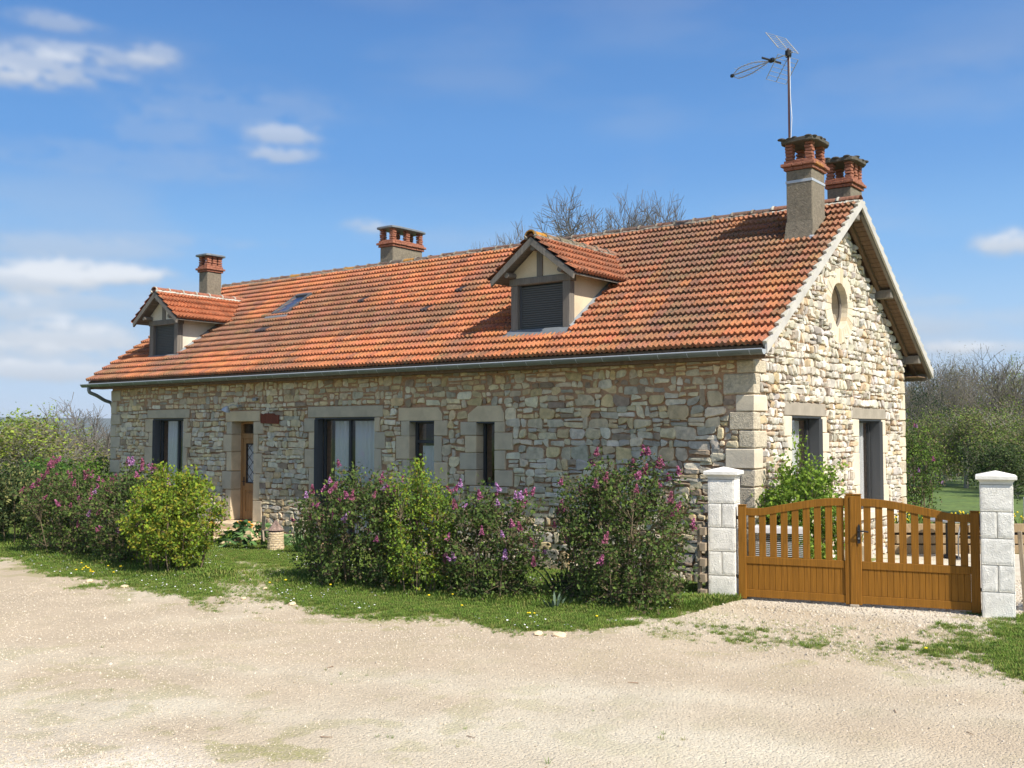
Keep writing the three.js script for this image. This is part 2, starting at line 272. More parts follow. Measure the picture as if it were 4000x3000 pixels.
const yardMap = tex(1664, 1342, (u, v) => {
  const x = lerp(YX0, YX1, u), z = lerp(YZ0, YZ1, v);
  const big = fbm(x * 0.35 + 3, z * 0.35, 44, 4), mid = fbm(x * 1.6, z * 1.6, 46, 3), fine = hash(Math.floor(x * 66), Math.floor(z * 66), 9), f2 = noise(x * 26, z * 26, 71);
  const k = 0.93 + 0.20 * (mid - 0.5) + 0.15 * (fine - 0.5) + 0.13 * (f2 - 0.5);
  const pale = [0.60, 0.53, 0.395], pink = [0.52, 0.42, 0.29], white = [0.71, 0.655, 0.55];
  const road = z + 0.28 * x - 8.2 + 0.9 * Math.sin(x * 0.16), rut = Math.exp(-Math.pow((road - 0.75) / 0.42, 2)) + Math.exp(-Math.pow((road + 0.85) / 0.42, 2));   // two worn wheel tracks
  let t = clamp(sstep(0.34, 0.64, big + 0.14 * (mid - 0.5)) * 0.75 + rut * 0.45 * (0.5 + mid), 0, 1), c = [0, 1, 2].map((q) => lerp(pink[q], pale[q], t));
  const w = sstep(1.9, 0.4, Math.hypot((x - 0.2) / 1.3, (z - 11.2) / 0.8)) + (x > 0 && z < 1.4 ? 0.9 * sstep(1.5, 1.0, z) : 0);
  c = c.map((q, i) => lerp(q, white[i], clamp(w * (0.6 + 0.8 * (mid - 0.3)), 0, 0.9)) * k);
  const ms = moss(x, z) * (0.45 + 0.5 * f2); c = c.map((q, i) => lerp(q, [0.30, 0.285, 0.10][i] * k, ms));
  const g = grassAmount(x, z); if (g > 0) { const soil = [0.21, 0.225, 0.065]; c = c.map((q, i) => lerp(q, soil[i] * (0.7 + 0.6 * f2), sstep(0.12, 0.75, g))); }
  return c;
});
yardMap.wrapS = yardMap.wrapT = THREE.ClampToEdgeWrapping;
const gravelBump = tex(1024, 1024, (u, v) => {                          // packed small stones, 2.5 m a side
  let b = 0; for (const [f, a, s] of [[90, 1, 3], [170, 0.6, 5]]) { const x = u * f, y = v * f, xi = Math.floor(x), yi = Math.floor(y); let m = 9; for (let j = -1; j < 2; j++) for (let i = -1; i < 2; i++) { const cx = (xi + i + f) % f, cy = (yi + j + f) % f, dx = xi + i + hash(cx, cy, s) - x, dy = yi + j + hash(cx, cy, s + 1) - y, d = dx * dx + dy * dy; if (d < m) m = d; } b += a * (1 - Math.min(1, m * 1.3)); }
  return b / 1.6;
}, false);
{
  const hgt = (x, z) => { const l = Math.max(0, -23 - x), b = Math.max(0, -14 - z) * (x < -8 ? 1 : 0); return -Math.min(9, l * 0.085 + b * 0.02) + (l > 2 ? 0.5 * (fbm(x * 0.05, z * 0.05, 88, 3) - 0.5) : 0); };
  const ticks = []; for (let v = -48; v <= 48; v += 2) ticks.push(v); let s = 3, v = 48; while (v < 4200) { s *= 1.35; v += s; ticks.push(v); ticks.unshift(-v); }
  const pos = [], uv = [], idx = [], n = ticks.length;
  for (const z of ticks) for (const x of ticks) { pos.push(x, hgt(x, z), z); uv.push(x, z); }
  for (let j = 0; j < n - 1; j++) for (let i = 0; i < n - 1; i++) { const a = j * n + i; idx.push(a, a + n, a + 1, a + 1, a + n, a + n + 1); }
  const g = new THREE.BufferGeometry(); g.setAttribute('position', new THREE.Float32BufferAttribute(pos, 3)); g.setAttribute('uv', new THREE.Float32BufferAttribute(uv, 2)); g.setIndex(idx); g.computeVertexNormals();
  const meadow = tex(512, 512, (u, v) => { const a = fbm(u * 10, v * 10, 91, 5, 10), b = fbm(u * 60, v * 60, 92, 3, 60); const k = 0.5 + 0.9 * b; return [lerp(0.085, 0.14, a) * k, lerp(0.15, 0.19, a) * k, 0.032 * k]; });
  structure('ground', g, std({ map: rep(meadow, 1 / 9), roughness: 0.95 }), 'green meadow reaching to the horizon behind the house');
  const y = new THREE.PlaneGeometry(YX1 - YX0, YZ1 - YZ0, 1, 1); y.rotateX(-Math.PI / 2); y.translate((YX0 + YX1) / 2, 0.004, (YZ0 + YZ1) / 2);
  const yu = new Float32Array(8), yp = y.attributes.position; for (let i = 0; i < 4; i++) { yu[2 * i] = yp.getX(i); yu[2 * i + 1] = yp.getZ(i); } y.setAttribute('uv', new THREE.BufferAttribute(yu, 2));
  yardMap.repeat.set(1 / (YX1 - YX0), 1 / (YZ1 - YZ0)); yardMap.offset.set(-YX0 / (YX1 - YX0), -YZ0 / (YZ1 - YZ0));
  structure('gravel_yard', y, std({ map: yardMap, bumpMap: rep(gravelBump, 0.4), bumpScale: 0.012, roughness: 0.97 }), 'pale limestone gravel yard with grass verges');
  // far ridge
  const hp = [], hi = [], R0 = 2600, N = 220; for (let i = 0; i <= N; i++) { const a = lerp(-Math.PI, Math.PI, i / N), top = 26 + 34 * fbm((i % N) * 0.22, 2, 61, 4), c = Math.cos(a), q = Math.sin(a); hp.push(c * R0, -12, q * R0, c * (R0 + 260), top, q * (R0 + 260), c * (R0 + 700), -12, q * (R0 + 700)); if (i < N) { const k = i * 3; hi.push(k, k + 1, k + 3, k + 1, k + 4, k + 3, k + 1, k + 2, k + 4, k + 2, k + 5, k + 4); } }
  const hg = new THREE.BufferGeometry(); hg.setAttribute('position', new THREE.Float32BufferAttribute(hp, 3)); hg.setIndex(hi); const hq = hg.toNonIndexed(); hq.computeVertexNormals(); boxUV(hq);
  structure('hills', hq, std({ color: lin(0.06, 0.075, 0.05) }), 'low wooded hills on the horizon beyond the valley');
}

// ------------------------------------------------------------------ the farmhouse: walls
const LEN = 17.8, DEP = 7.5, EAVE = 3.58, RIDGE_Z = -3.85, SLOPE = 0.686, ROOF_Y = (z) => 3.72 - SLOPE * (z - 0.42);    // tile plane of the front slope
const ROOF_BACK = (z) => ROOF_Y(RIDGE_Z) + SLOPE * (z - RIDGE_Z);
const house = thing('stone_farmhouse', 'long limestone farmhouse with orange tiled roof, two dormers and four chimneys', 'house');
const frontWall = part('front_wall', house), gableWall = part('gable_wall', house);
// openings on the front, x0..x1, y0..y1; on the gable u = -z
const OPEN_F = [[-15.92, -14.68, 0.95, 2.76], [-12.82, -12.04, 0.42, 2.67], [-10.01, -8.23, 0.12, 2.73], [-7.26, -6.61, 0.42, 2.65], [-5.55, -5.12, 1.43, 2.62]];
const OPEN_G = [[1.45, 2.78, 0.95, 2.69], [4.67, 5.99, 0.92, 2.67]];
const OCULUS = [3.72, 4.74, 0.425, 0.70];                                // u, y, inner and outer radius
{
  const hole = (x0, x1, y0, y1) => new THREE.Path([[x0, y0], [x1, y0], [x1, y1], [x0, y1]].map((p) => new THREE.Vector2(...p)));
  const sf = new THREE.Shape([[-LEN + 0.02, -0.3], [-0.02, -0.3], [-0.02, EAVE], [-LEN + 0.02, EAVE]].map((p) => new THREE.Vector2(...p)));
  for (const [a, b, c, d] of OPEN_F) sf.holes.push(hole(a - 0.04, b + 0.04, c - 0.05, d + 0.05));
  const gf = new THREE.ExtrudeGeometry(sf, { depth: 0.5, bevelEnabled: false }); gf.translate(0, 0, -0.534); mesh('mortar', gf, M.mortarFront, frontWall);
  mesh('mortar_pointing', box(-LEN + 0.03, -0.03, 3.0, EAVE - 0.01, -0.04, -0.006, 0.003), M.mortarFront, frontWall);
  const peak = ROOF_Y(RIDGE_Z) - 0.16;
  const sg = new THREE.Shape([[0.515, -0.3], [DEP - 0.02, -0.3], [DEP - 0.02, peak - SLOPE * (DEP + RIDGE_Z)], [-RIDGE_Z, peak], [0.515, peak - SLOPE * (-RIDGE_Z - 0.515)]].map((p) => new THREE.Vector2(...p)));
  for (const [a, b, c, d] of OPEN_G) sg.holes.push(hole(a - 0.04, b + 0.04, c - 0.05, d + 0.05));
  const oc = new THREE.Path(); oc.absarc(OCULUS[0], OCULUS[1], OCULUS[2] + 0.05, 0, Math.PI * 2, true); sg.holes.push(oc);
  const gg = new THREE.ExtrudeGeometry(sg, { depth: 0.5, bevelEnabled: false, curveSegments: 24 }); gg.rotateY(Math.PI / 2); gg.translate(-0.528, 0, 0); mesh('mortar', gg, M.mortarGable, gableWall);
  // gable strip in front of the front wall's end, so that the corner is closed
  mesh('mortar', box(-0.515, -0.018, -0.3, EAVE - 0.02, -0.514, -0.019, 0.002), M.mortarGable, gableWall);
  const rear = box(-LEN + 0.02, -0.02, -0.3, EAVE, -DEP, -DEP + 0.45, 0.004); mesh('rear_wall', rear, M.mortarFront, house);
  const far = new THREE.ExtrudeGeometry(new THREE.Shape([[0.52, -0.3], [DEP - 0.46, -0.3], [DEP - 0.46, peak - SLOPE * (DEP - 0.46 + RIDGE_Z)], [-RIDGE_Z, peak], [0.52, peak - SLOPE * (-RIDGE_Z - 0.52)]].map((p) => new THREE.Vector2(...p))), { depth: 0.45, bevelEnabled: false });
  far.rotateY(Math.PI / 2); far.translate(-LEN + 0.02, 0, 0); mesh('side_wall', far, M.mortarFront, house);
  mesh('interior_floor', [box(-LEN + 0.5, -0.53, 0.02, 0.08, -DEP + 0.46, -0.53), box(-LEN + 0.5, -0.53, 2.78, 2.9, -DEP + 0.46, -0.53)], M.interior, house);
  mesh('interior_partition', [box(-11.3, -11.2, 0.09, 2.77, -DEP + 0.46, -0.53), box(-4.0, -3.9, 0.09, 2.77, -DEP + 0.46, -0.53)], M.interior, house);
}
// rubble stones: irregular polygons laid in uneven courses, cut to fit round the dressed stones
const FRONT = { map: (u, v, n) => [u, v, n] }, GABLE = { map: (u, v, n) => [n, v, -u] };
function stoneGeometry(s) {
  const R = rngOf(s.seed), m = new MB(), [a, b, c, d] = s.q, pts = [], W = b[0] - a[0], H = (d[1] + c[1] - a[1] - b[1]) / 2, small = Math.min(W, H), Q = [a, b, c, d];
  for (let i = 0; i < 4; i++) {
    const p = Q[i], nx = Q[(i + 1) % 4], pv = Q[(i + 3) % 4], ln = Math.hypot(nx[0] - p[0], nx[1] - p[1]), lp = Math.hypot(pv[0] - p[0], pv[1] - p[1]), k = small * lerp(0.10, s.round, R());
    pts.push([p[0] + (pv[0] - p[0]) * k / lp, p[1] + (pv[1] - p[1]) * k / lp], [p[0] + (nx[0] - p[0]) * k / ln, p[1] + (nx[1] - p[1]) * k / ln]);
    if (ln > 0.16) { const t = lerp(0.4, 0.6, R()), o = (R() - 0.45) * 0.018, ex = (nx[0] - p[0]) / ln, ey = (nx[1] - p[1]) / ln; pts.push([lerp(p[0], nx[0], t) + ey * o, lerp(p[1], nx[1], t) - ex * o]); }
  }
  const cx = pts.reduce((t, p) => t + p[0], 0) / pts.length, cy = pts.reduce((t, p) => t + p[1], 0) / pts.length, tx = (R() - 0.5) * s.tilt, ty = (R() - 0.5) * s.tilt;
  const ring = (f, n, j) => pts.map((p) => { const x = lerp(cx, p[0], f) + (R() - 0.5) * j, y = lerp(cy, p[1], f) + (R() - 0.5) * j; return s.face.map(x, y, n + (n > -0.02 ? (x - cx) * tx + (y - cy) * ty + (R() - 0.5) * j * 0.6 : 0)); });
  const r0 = ring(1, -0.05, 0), r1 = ring(1, s.proud * 0.35, 0.004), r2 = ring(lerp(0.72, 0.86, R()), s.proud, 0.010), mid = s.face.map(cx, cy, s.proud + (R() - 0.3) * 0.014), N = pts.length;
  m.color(...s.color);
  for (let i = 0; i < N; i++) { const j = (i + 1) % N; m.quad(r0[i], r0[j], r1[j], r1[i]); m.quad(r1[i], r1[j], r2[j], r2[i]); m.tri(r2[i], r2[j], mid); }
  return m;
}
function rubble(face, u0, u1, v0, top, blocked, style, seed) {
  const R = rngOf(seed), out = []; let v = v0, row = 0;
  while (v < 7) {
    const h0 = style.course(v, R); let u = u0 - R() * 0.1; const line = (x, k) => style.wave * (noise(x * 1.3, k * 3.7, seed) - 0.5) * 2, yb = v, yt = v + h0; let any = false;
    while (u < u1) {
      let w = style.width(u, v, h0, R); const cells = [];
      const right = Math.min(u + w, u1); const left = Math.max(u, u0); u += w;
      if (right - left < 0.05) continue;
      const B = yb + line(left, row), B2 = yb + line(right, row), T = yt + line(left, row + 1), T2 = yt + line(right, row + 1);
      const r = R();
      if (h0 > style.split && r < style.stack) { const t = lerp(0.35, 0.65, R()); cells.push([left, right, B, B2, lerp(B, T, t), lerp(B2, T2, t)]); if (right - left > 0.3 && R() < 0.6) { const m = lerp(left, right, lerp(0.35, 0.65, R())), bm = lerp(B, B2, 0.5), tm = lerp(T, T2, 0.5); cells.push([left, m, lerp(B, T, t), lerp(bm, tm, t), T, tm], [m, right, lerp(bm, tm, t), lerp(B2, T2, t), tm, T2]); } else cells.push([left, right, lerp(B, T, t), lerp(B2, T2, t), T, T2]); }
      else cells.push([left, right, B, B2, T, T2]);
      for (let [x0, x1, b0, b1, t0, t1] of cells) {
        let dead = false;
        for (const [p0, p1, q0, q1] of blocked) {
          const ylo = Math.min(b0, b1), yhi = Math.max(t0, t1);
          if (x1 <= p0 || x0 >= p1 || yhi <= q0 || ylo >= q1) continue;
          const cut = [[p0 - x0, () => { x1 = p0; }], [x1 - p1, () => { x0 = p1; }], [(q0 - ylo) * 1.6, () => { t0 = Math.min(t0, q0); t1 = Math.min(t1, q0); }], [(yhi - q1) * 1.6, () => { b0 = Math.max(b0, q1); b1 = Math.max(b1, q1); }]].sort((a, b) => b[0] - a[0])[0];
          if (cut[0] < 0.035) { dead = true; break; } cut[1]();
        }
        if (dead) continue;
        const lim = (x) => top(x); t0 = Math.min(t0, lim(x0)); t1 = Math.min(t1, lim(x1));
        const gp = style.gap((x0 + x1) / 2, (b0 + t0) / 2), g = lerp(gp[0], gp[1], R()) / 2; x0 += g; x1 -= g; b0 += g; b1 += g; t0 -= g; t1 -= g;
        if (x1 - x0 < 0.03 || t0 - b0 < 0.022 || t1 - b1 < 0.022) continue;
        any = true; const jj = () => (R() - 0.5) * style.jit * Math.min(x1 - x0, t0 - b0, 0.12);
        out.push({ face, seed: (seed * 7919 + out.length * 104729) >>> 0, q: [[x0 + jj(), b0 + jj()], [x1 + jj(), b1 + jj()], [x1 + jj(), t1 + jj()], [x0 + jj(), t0 + jj()]], u: (x0 + x1) / 2, v: (b0 + t0) / 2, area: (x1 - x0) * (t0 - b0), round: style.round, proud: lerp(style.proud[0], style.proud[1], R()), tilt: style.tilt, color: style.tint((x0 + x1) / 2, (b0 + t0) / 2, R) });
      }
    }
    v += h0; row++; if (!any && row > 3) break;
  }
  return out;
}
const blockF = [], blockG = [];
function dressed(face, list, rect, depth, proud, mat, parent, name, shape) { // one squared stone; shape rounds an upper corner
  const [a, b, c, d] = rect, sd = Math.floor((a * 131 + c * 977 + b * 17) * 1000) >>> 0; list.push([a - 0.012, b + 0.012, c - 0.012, d + 0.012]);
  let g;
  if (shape) { g = prism(shape, depth + proud - 0.01, 0.006); g.translate(0, 0, -depth); g = boxUV(plain(g)); } else g = box(a, b, c, d, -depth, proud, 0.012, 0.004, sd);
  if (face === GABLE) { g.rotateY(Math.PI / 2); boxUV(g); }
  return mesh(name, g, mat, parent);
}
function jambs(face, list, parent, o, rows, seed, mats, wide = 0.17, depth = 0.3) {
  const R = rngOf(seed);
  for (const s of [0, 1]) { let y = o[2]; rows[s].forEach((h, i) => { const w = wide + ((i + s) % 2 ? 0.14 : 0) + R() * 0.06, y1 = Math.min(y + h, o[3]); const r = s ? [o[1], o[1] + w, y + 0.004, y1 - 0.004] : [o[0] - w, o[0], y + 0.004, y1 - 0.004]; dressed(face, list, r, depth, 0.006 + R() * 0.008, mats[Math.floor(R() * mats.length)], parent, 'jamb_stone'); y = y1; }); }
  list.push([o[0] - 0.01, o[1] + 0.01, o[2], o[3]]);
}
const DM = [M.dressed, M.dressed, M.dressedGrey, M.dressedPale];
jambs(FRONT, blockF, frontWall, OPEN_F[0], [[0.5, 0.62, 0.36, 0.33], [0.45, 0.66, 0.36, 0.34]], 1, DM, 0.15);
jambs(FRONT, blockF, frontWall, OPEN_F[1], [[0.7, 0.42, 0.44, 0.40, 0.29], [0.48, 0.6, 0.46, 0.42, 0.29]], 2, DM, 0.16);
jambs(FRONT, blockF, frontWall, OPEN_F[2], [[0.5, 0.55, 0.5, 0.4, 0.36, 0.3], [0.6, 0.5, 0.45, 0.42, 0.34, 0.3]], 3, DM, 0.15);
jambs(FRONT, blockF, frontWall, OPEN_F[3], [[0.5, 0.42, 0.55, 0.46, 0.30], [0.55, 0.42, 0.46, 0.5, 0.30]], 4, DM, 0.18);
jambs(FRONT, blockF, frontWall, OPEN_F[4], [[0.29, 0.32, 0.32, 0.26], [0.30, 0.36, 0.33, 0.2]], 5, DM, 0.24);
const lint = [[-16.17, -14.44, 2.77, 2.98, M.dressedGrey], [-13.05, -11.82, 2.675, 2.91, M.dressedPale], [-10.23, -7.99, 2.735, 2.97, M.dressedGrey], [-7.55, -6.41, 2.655, 2.90, M.dressedPale], [-5.76, -4.90, 2.625, 2.91, M.dressedPale]];
lint.forEach(([a, b, c, d, m], i) => dressed(FRONT, blockF, [a, b, c, d], 0.3, 0.012, m, frontWall, 'lintel', i < 3 ? null : i === 3 ? [[a, c], [b, c], [b, c + 0.12], [b - 0.1, d], [a, d]] : [[a, c], [b, c], [b, c + 0.14], [b - 0.09, d], [a + 0.24, d], [a, c + 0.13]]));
dressed(FRONT, blockF, [-5.69, -4.79, 1.31, 1.42], 0.3, 0.05, M.dressedGrey, frontWall, 'sill');
dressed(FRONT, blockF, [-16.05, -14.55, 0.83, 0.94], 0.3, 0.06, M.dressedGrey, frontWall, 'sill');
jambs(GABLE, blockG, gableWall, OPEN_G[0], [[0.5, 0.5, 0.4, 0.34], [0.5, 0.62, 0.34, 0.28]], 6, [M.dressedWhite], 0.18);
jambs(GABLE, blockG, gableWall, OPEN_G[1], [[0.5, 0.62, 0.3, 0.33], [0.46, 0.62, 0.36, 0.31]], 7, [M.dressedWhite], 0.18);
for (const [a, b, c, d] of [[1.17, 2.97, 2.695, 2.92], [4.36, 6.22, 2.675, 2.89]]) dressed(GABLE, blockG, [a, b, c, d], 0.3, 0.008, M.concrete, gableWall, 'lintel');
for (const [a, b, c, d] of [[1.2, 3.05, 0.79, 0.945], [4.42, 6.25, 0.765, 0.915]]) dressed(GABLE, blockG, [a, b, c, d], 0.3, 0.09, M.dressedWhite, gableWall, 'sill');
{ // quoins of the near corner: each block shows on both faces
  const R = rngOf(77); let y = -0.1, i = 0;
  while (y < 3.5) { const h = Math.min(lerp(0.27, 0.40, R()), 3.54 - y), a = i % 2 ? lerp(0.22, 0.32, R()) : lerp(0.36, 0.60, R()), b = i % 2 ? lerp(0.40, 0.55, R()) : lerp(0.18, 0.28, R()); if (h < 0.1) break; mesh('quoin', box(-a, 0.022, y + 0.006, y + h - 0.006, -b, 0.022, 0.018, 0.008, i + 9), i % 3 ? M.quoin : M.dressedWhite, gableWall); blockF.push([-a - 0.012, 0.1, y, y + h]); blockG.push([-0.1, b + 0.012, y, y + h]); y += h; i++; }
  y = -0.1; while (y < 3.5) { const h = lerp(0.22, 0.34, R()), b = i % 2 ? 0.22 : 0.42, y1 = Math.min(y + h, 3.54); if (y1 - y < 0.1) break; mesh('quoin', box(-0.3, 0.018, y + 0.006, y1 - 0.006, -DEP, -DEP + b, 0.018, 0.008, i + 50), i % 3 ? M.dressedWhite : M.quoin, gableWall); blockG.push([DEP - b - 0.012, DEP + 0.1, y, y1]); y = y1; i++; }
  y = -0.1; while (y < 3.5) { const h = lerp(0.24, 0.36, R()), b = i % 2 ? 0.26 : 0.44, y1 = Math.min(y + h, 3.54); if (y1 - y < 0.1) break; mesh('quoin', box(-LEN, -LEN + b, y + 0.006, y1 - 0.006, -0.3, 0.018, 0.018, 0.008, i + 90), M.dressedGrey, frontWall); blockF.push([-LEN - 0.1, -LEN + b + 0.012, y, y1]); y = y1; i++; }
}
{ // oculus: a ring of narrow wedge stones
  const [u, y, ri, ro] = OCULUS, N = 30, p = part('oculus', gableWall), R = rngOf(4), base = new THREE.Shape();
  for (let i = 0; i < N; i++) { const a0 = (i + 0.06) / N * Math.PI * 2, a1 = (i + 0.94) / N * Math.PI * 2, o = ro + (R() - 0.5) * 0.05, P = (a, r) => [u + Math.cos(a) * r, y + Math.sin(a) * r]; let g = prism([P(a0, ri), P(a0, o), P(a1, o), P(a1, ri)], 0.29 + R() * 0.012, 0.005); g.translate(0, 0, -0.28); g.rotateY(Math.PI / 2); mesh('wedge_stone', boxUV(plain(g)), R() < 0.8 ? M.dressedWhite : M.dressed, p); }
  const disc = new THREE.CircleGeometry(ri + 0.02, 28); disc.rotateY(Math.PI / 2); disc.translate(-0.135, y, -u); mesh('pane', disc, M.glass, p);
  const rim = new THREE.TorusGeometry(ri - 0.01, 0.03, 6, 28); rim.rotateY(Math.PI / 2); rim.translate(-0.13, y, -u); mesh('window_frame', rim, M.oldWood, p);
  for (let k = 0; k < 12; k++) { const a0 = k / 12 * Math.PI * 2, a1 = (k + 1) / 12 * Math.PI * 2, am = (a0 + a1) / 2; blockG.push([u - ro * Math.abs(Math.cos(am)), u + ro * Math.abs(Math.cos(am)), y + ro * Math.sin(am) * (Math.sin(am) > 0 ? 0 : 1), y + ro * Math.sin(am) * (Math.sin(am) > 0 ? 1 : 0)]); }
}
{
  const pick = (R, list) => { let t = R() * list.reduce((s, q) => s + q[0], 0); for (const q of list) if ((t -= q[0]) < 0) { const k = lerp(0.76, 1.08, R()); return [q[1] * k, q[2] * k * lerp(0.97, 1.03, R()), q[3] * k * lerp(0.93, 1.07, R())]; } return [0.5, 0.45, 0.35]; };
  const sf = {
    course: (v, R) => v > 2.95 ? lerp(0.11, 0.18, R()) : lerp(0.10, 0.22, R()), wave: 0.025, split: 0.14, stack: 0.5, gap: (u, v) => { const k = sstep(2.1, 3.0, v + (noise(u * 0.8, v, 41) - 0.5)); return [lerp(0.004, 0.010, k), lerp(0.022, 0.042, k)]; }, jit: 0.6, round: 0.30, proud: [-0.004, 0.024], tilt: 0.2,
    width: (u, v, h, R) => lerp(0.10, 0.40, Math.pow(R(), 1.4)) * (h > 0.17 ? 1.1 : 0.95),
    tint: (u, v, R) => { const grey = clamp(0.22 + 0.62 * sstep(-7, -1, u) * sstep(3.1, 1.8, v) + (fbm(u * 0.5, v * 0.9, 6, 3) - 0.5) * 1.2, 0, 1); return pick(R, [[3.2 - 1.8 * grey, 0.84, 0.69, 0.455], [1.2, 0.82, 0.62, 0.34], [0.5 + 2.4 * grey, 0.64, 0.57, 0.435], [0.35 + 0.6 * grey, 0.47, 0.355, 0.24], [1.6, 0.88, 0.775, 0.565]]); },
  };
  const sl = { ...sf, course: (v, R) => v > 2.9 ? lerp(0.11, 0.18, R()) : lerp(0.075, 0.15, R()), split: 0.13, stack: 0.4, jit: 0.5, width: (u, v, h, R) => lerp(0.10, 0.36, Math.pow(R(), 1.5)) };
  const front = [...rubble(FRONT, -LEN, -7.42, -0.1, () => EAVE - 0.02, blockF, sl, 11), ...rubble(FRONT, -7.4, 0, -0.1, () => EAVE - 0.02, blockF, sf, 12)];
  const sg = {
    course: (v, R) => v > 3.4 ? lerp(0.11, 0.19, R()) : lerp(0.08, 0.17, R()), wave: 0.026, split: 0.15, stack: 0.55, gap: () => [0.006, 0.026], jit: 0.45, round: 0.34, proud: [0.0, 0.055], tilt: 0.6,
    width: (u, v, h, R) => lerp(0.08, 0.26, Math.pow(R(), 1.4)),
    tint: (u, v, R) => pick(R, [[3.5, 0.76, 0.69, 0.56], [1.9, 0.80, 0.74, 0.64], [1.1, 0.70, 0.54, 0.35], [0.8, 0.55, 0.50, 0.42], [0.3, 0.42, 0.35, 0.28]]),
  };
  const gt = (u) => { const z = -u; return (z > RIDGE_Z ? ROOF_Y(z) : ROOF_BACK(z)) - 0.14; };
  const gab = rubble(GABLE, 0, DEP, -0.1, gt, blockG, sg, 23);
  const size = (s) => { const p = V3(...s.face.map(s.u, s.v, 0)); return s.area / p.distanceToSquared(EYE); };
  const rest = new MB();
  for (const [list, parent, n] of [[front, frontWall, 150], [gab, gableWall, 150]]) {
    list.sort((a, b) => size(b) - size(a));
    list.forEach((s, i) => { const g = stoneGeometry(s); if (i < n) mesh('stone', g.geo(), M.stone, parent); else { for (const v of g.p) rest.p.push(v); for (const v of g.c) rest.c.push(v); } });
  }
  const o = mesh('rubble_stonework', rest.geo(), M.stone, house); o.userData.kind = 'stuff';
  console.log('stones', front.length, gab.length);
}

// ------------------------------------------------------------------ the farmhouse: roof
const roof = part('roof', house);
const RX0 = -18.25, RX1 = 0.40, ROWS = 19, EAVE_Z = 0.42, LENGTH = (EAVE_Z - RIDGE_Z) * Math.sqrt(1 + SLOPE * SLOPE), PITCH = LENGTH / ROWS, TW = 0.2;
function tileShape(w, len, lift, R) {                                   // one interlocking clay tile: two rolls, a thick lower lip; local x across, y up the slope, z out
  const P = [[0, 0.006], [0.06, 0.012], [0.13, 0.036], [0.22, 0.046], [0.30, 0.036], [0.36, 0.010], [0.46, 0.0], [0.55, 0.006], [0.62, 0.032], [0.70, 0.043], [0.78, 0.034], [0.85, 0.008], [0.95, 0.0], [1.0, 0.006]];
  const m = new MB(), j = () => (R() - 0.5) * 0.005, sk = (R() - 0.5) * 0.008, l0 = lift + j(), l1 = 0.004 + j() * 0.5;
  for (let i = 0; i < P.length - 1; i++) {
    const x0 = P[i][0] * w, x1 = P[i + 1][0] * w, a = [x0, sk * P[i][0], P[i][1] + l0], b = [x1, sk * P[i + 1][0], P[i + 1][1] + l0], c = [x1, len, P[i + 1][1] + l1], d = [x0, len, P[i][1] + l1];
    m.quad(a, b, c, d); m.quad([x0, a[1] + 0.004, l0 - 0.062 + P[i][1] * 0.6], [x1, b[1] + 0.004, l0 - 0.062 + P[i + 1][1] * 0.6], b, a);
  }
  return m;
}
const slopeFrame = (x, s, front = true) => {                            // matrix of a tile whose lower left corner is x along the eave and s up the slope
  const up = front ? V3(0, SLOPE, -1).normalize() : V3(0, SLOPE, 1).normalize(), ac = front ? V3(1, 0, 0) : V3(-1, 0, 0), n = ac.clone().cross(up), z0 = front ? EAVE_Z : 2 * RIDGE_Z - EAVE_Z;
  const o = V3(x, ROOF_Y(EAVE_Z), z0).addScaledVector(up, s); return new THREE.Matrix4().makeBasis(ac, up, n).setPosition(o);
};
function tileTint(x, s, R) {                                            // fired orange, with tiles darkened by lichen and grime in drifts
  const drift = fbm(x * 0.33 + 9, s * 0.55, 101, 4), streak = fbm(x * 1.6, s * 0.35, 103, 3), old = clamp(0.10 + sstep(0.42, 0.64, drift) * 0.62 + sstep(0.52, 0.72, streak) * 0.42 + (R() < 0.3 ? R() * 0.5 : 0) + sstep(-4.5, -0.8, x) * sstep(1.6, 3.2, s) * 0.30 + sstep(-7, -2, x) * 0.14, 0, 0.85), k = lerp(0.86, 1.14, R());
  const a = [0.59, 0.202, 0.08], b = [0.26, 0.135, 0.082]; return a.map((q, i) => lerp(q, b[i], old) * k * (i === 0 ? 1 : lerp(0.92, 1.1, R())));
}
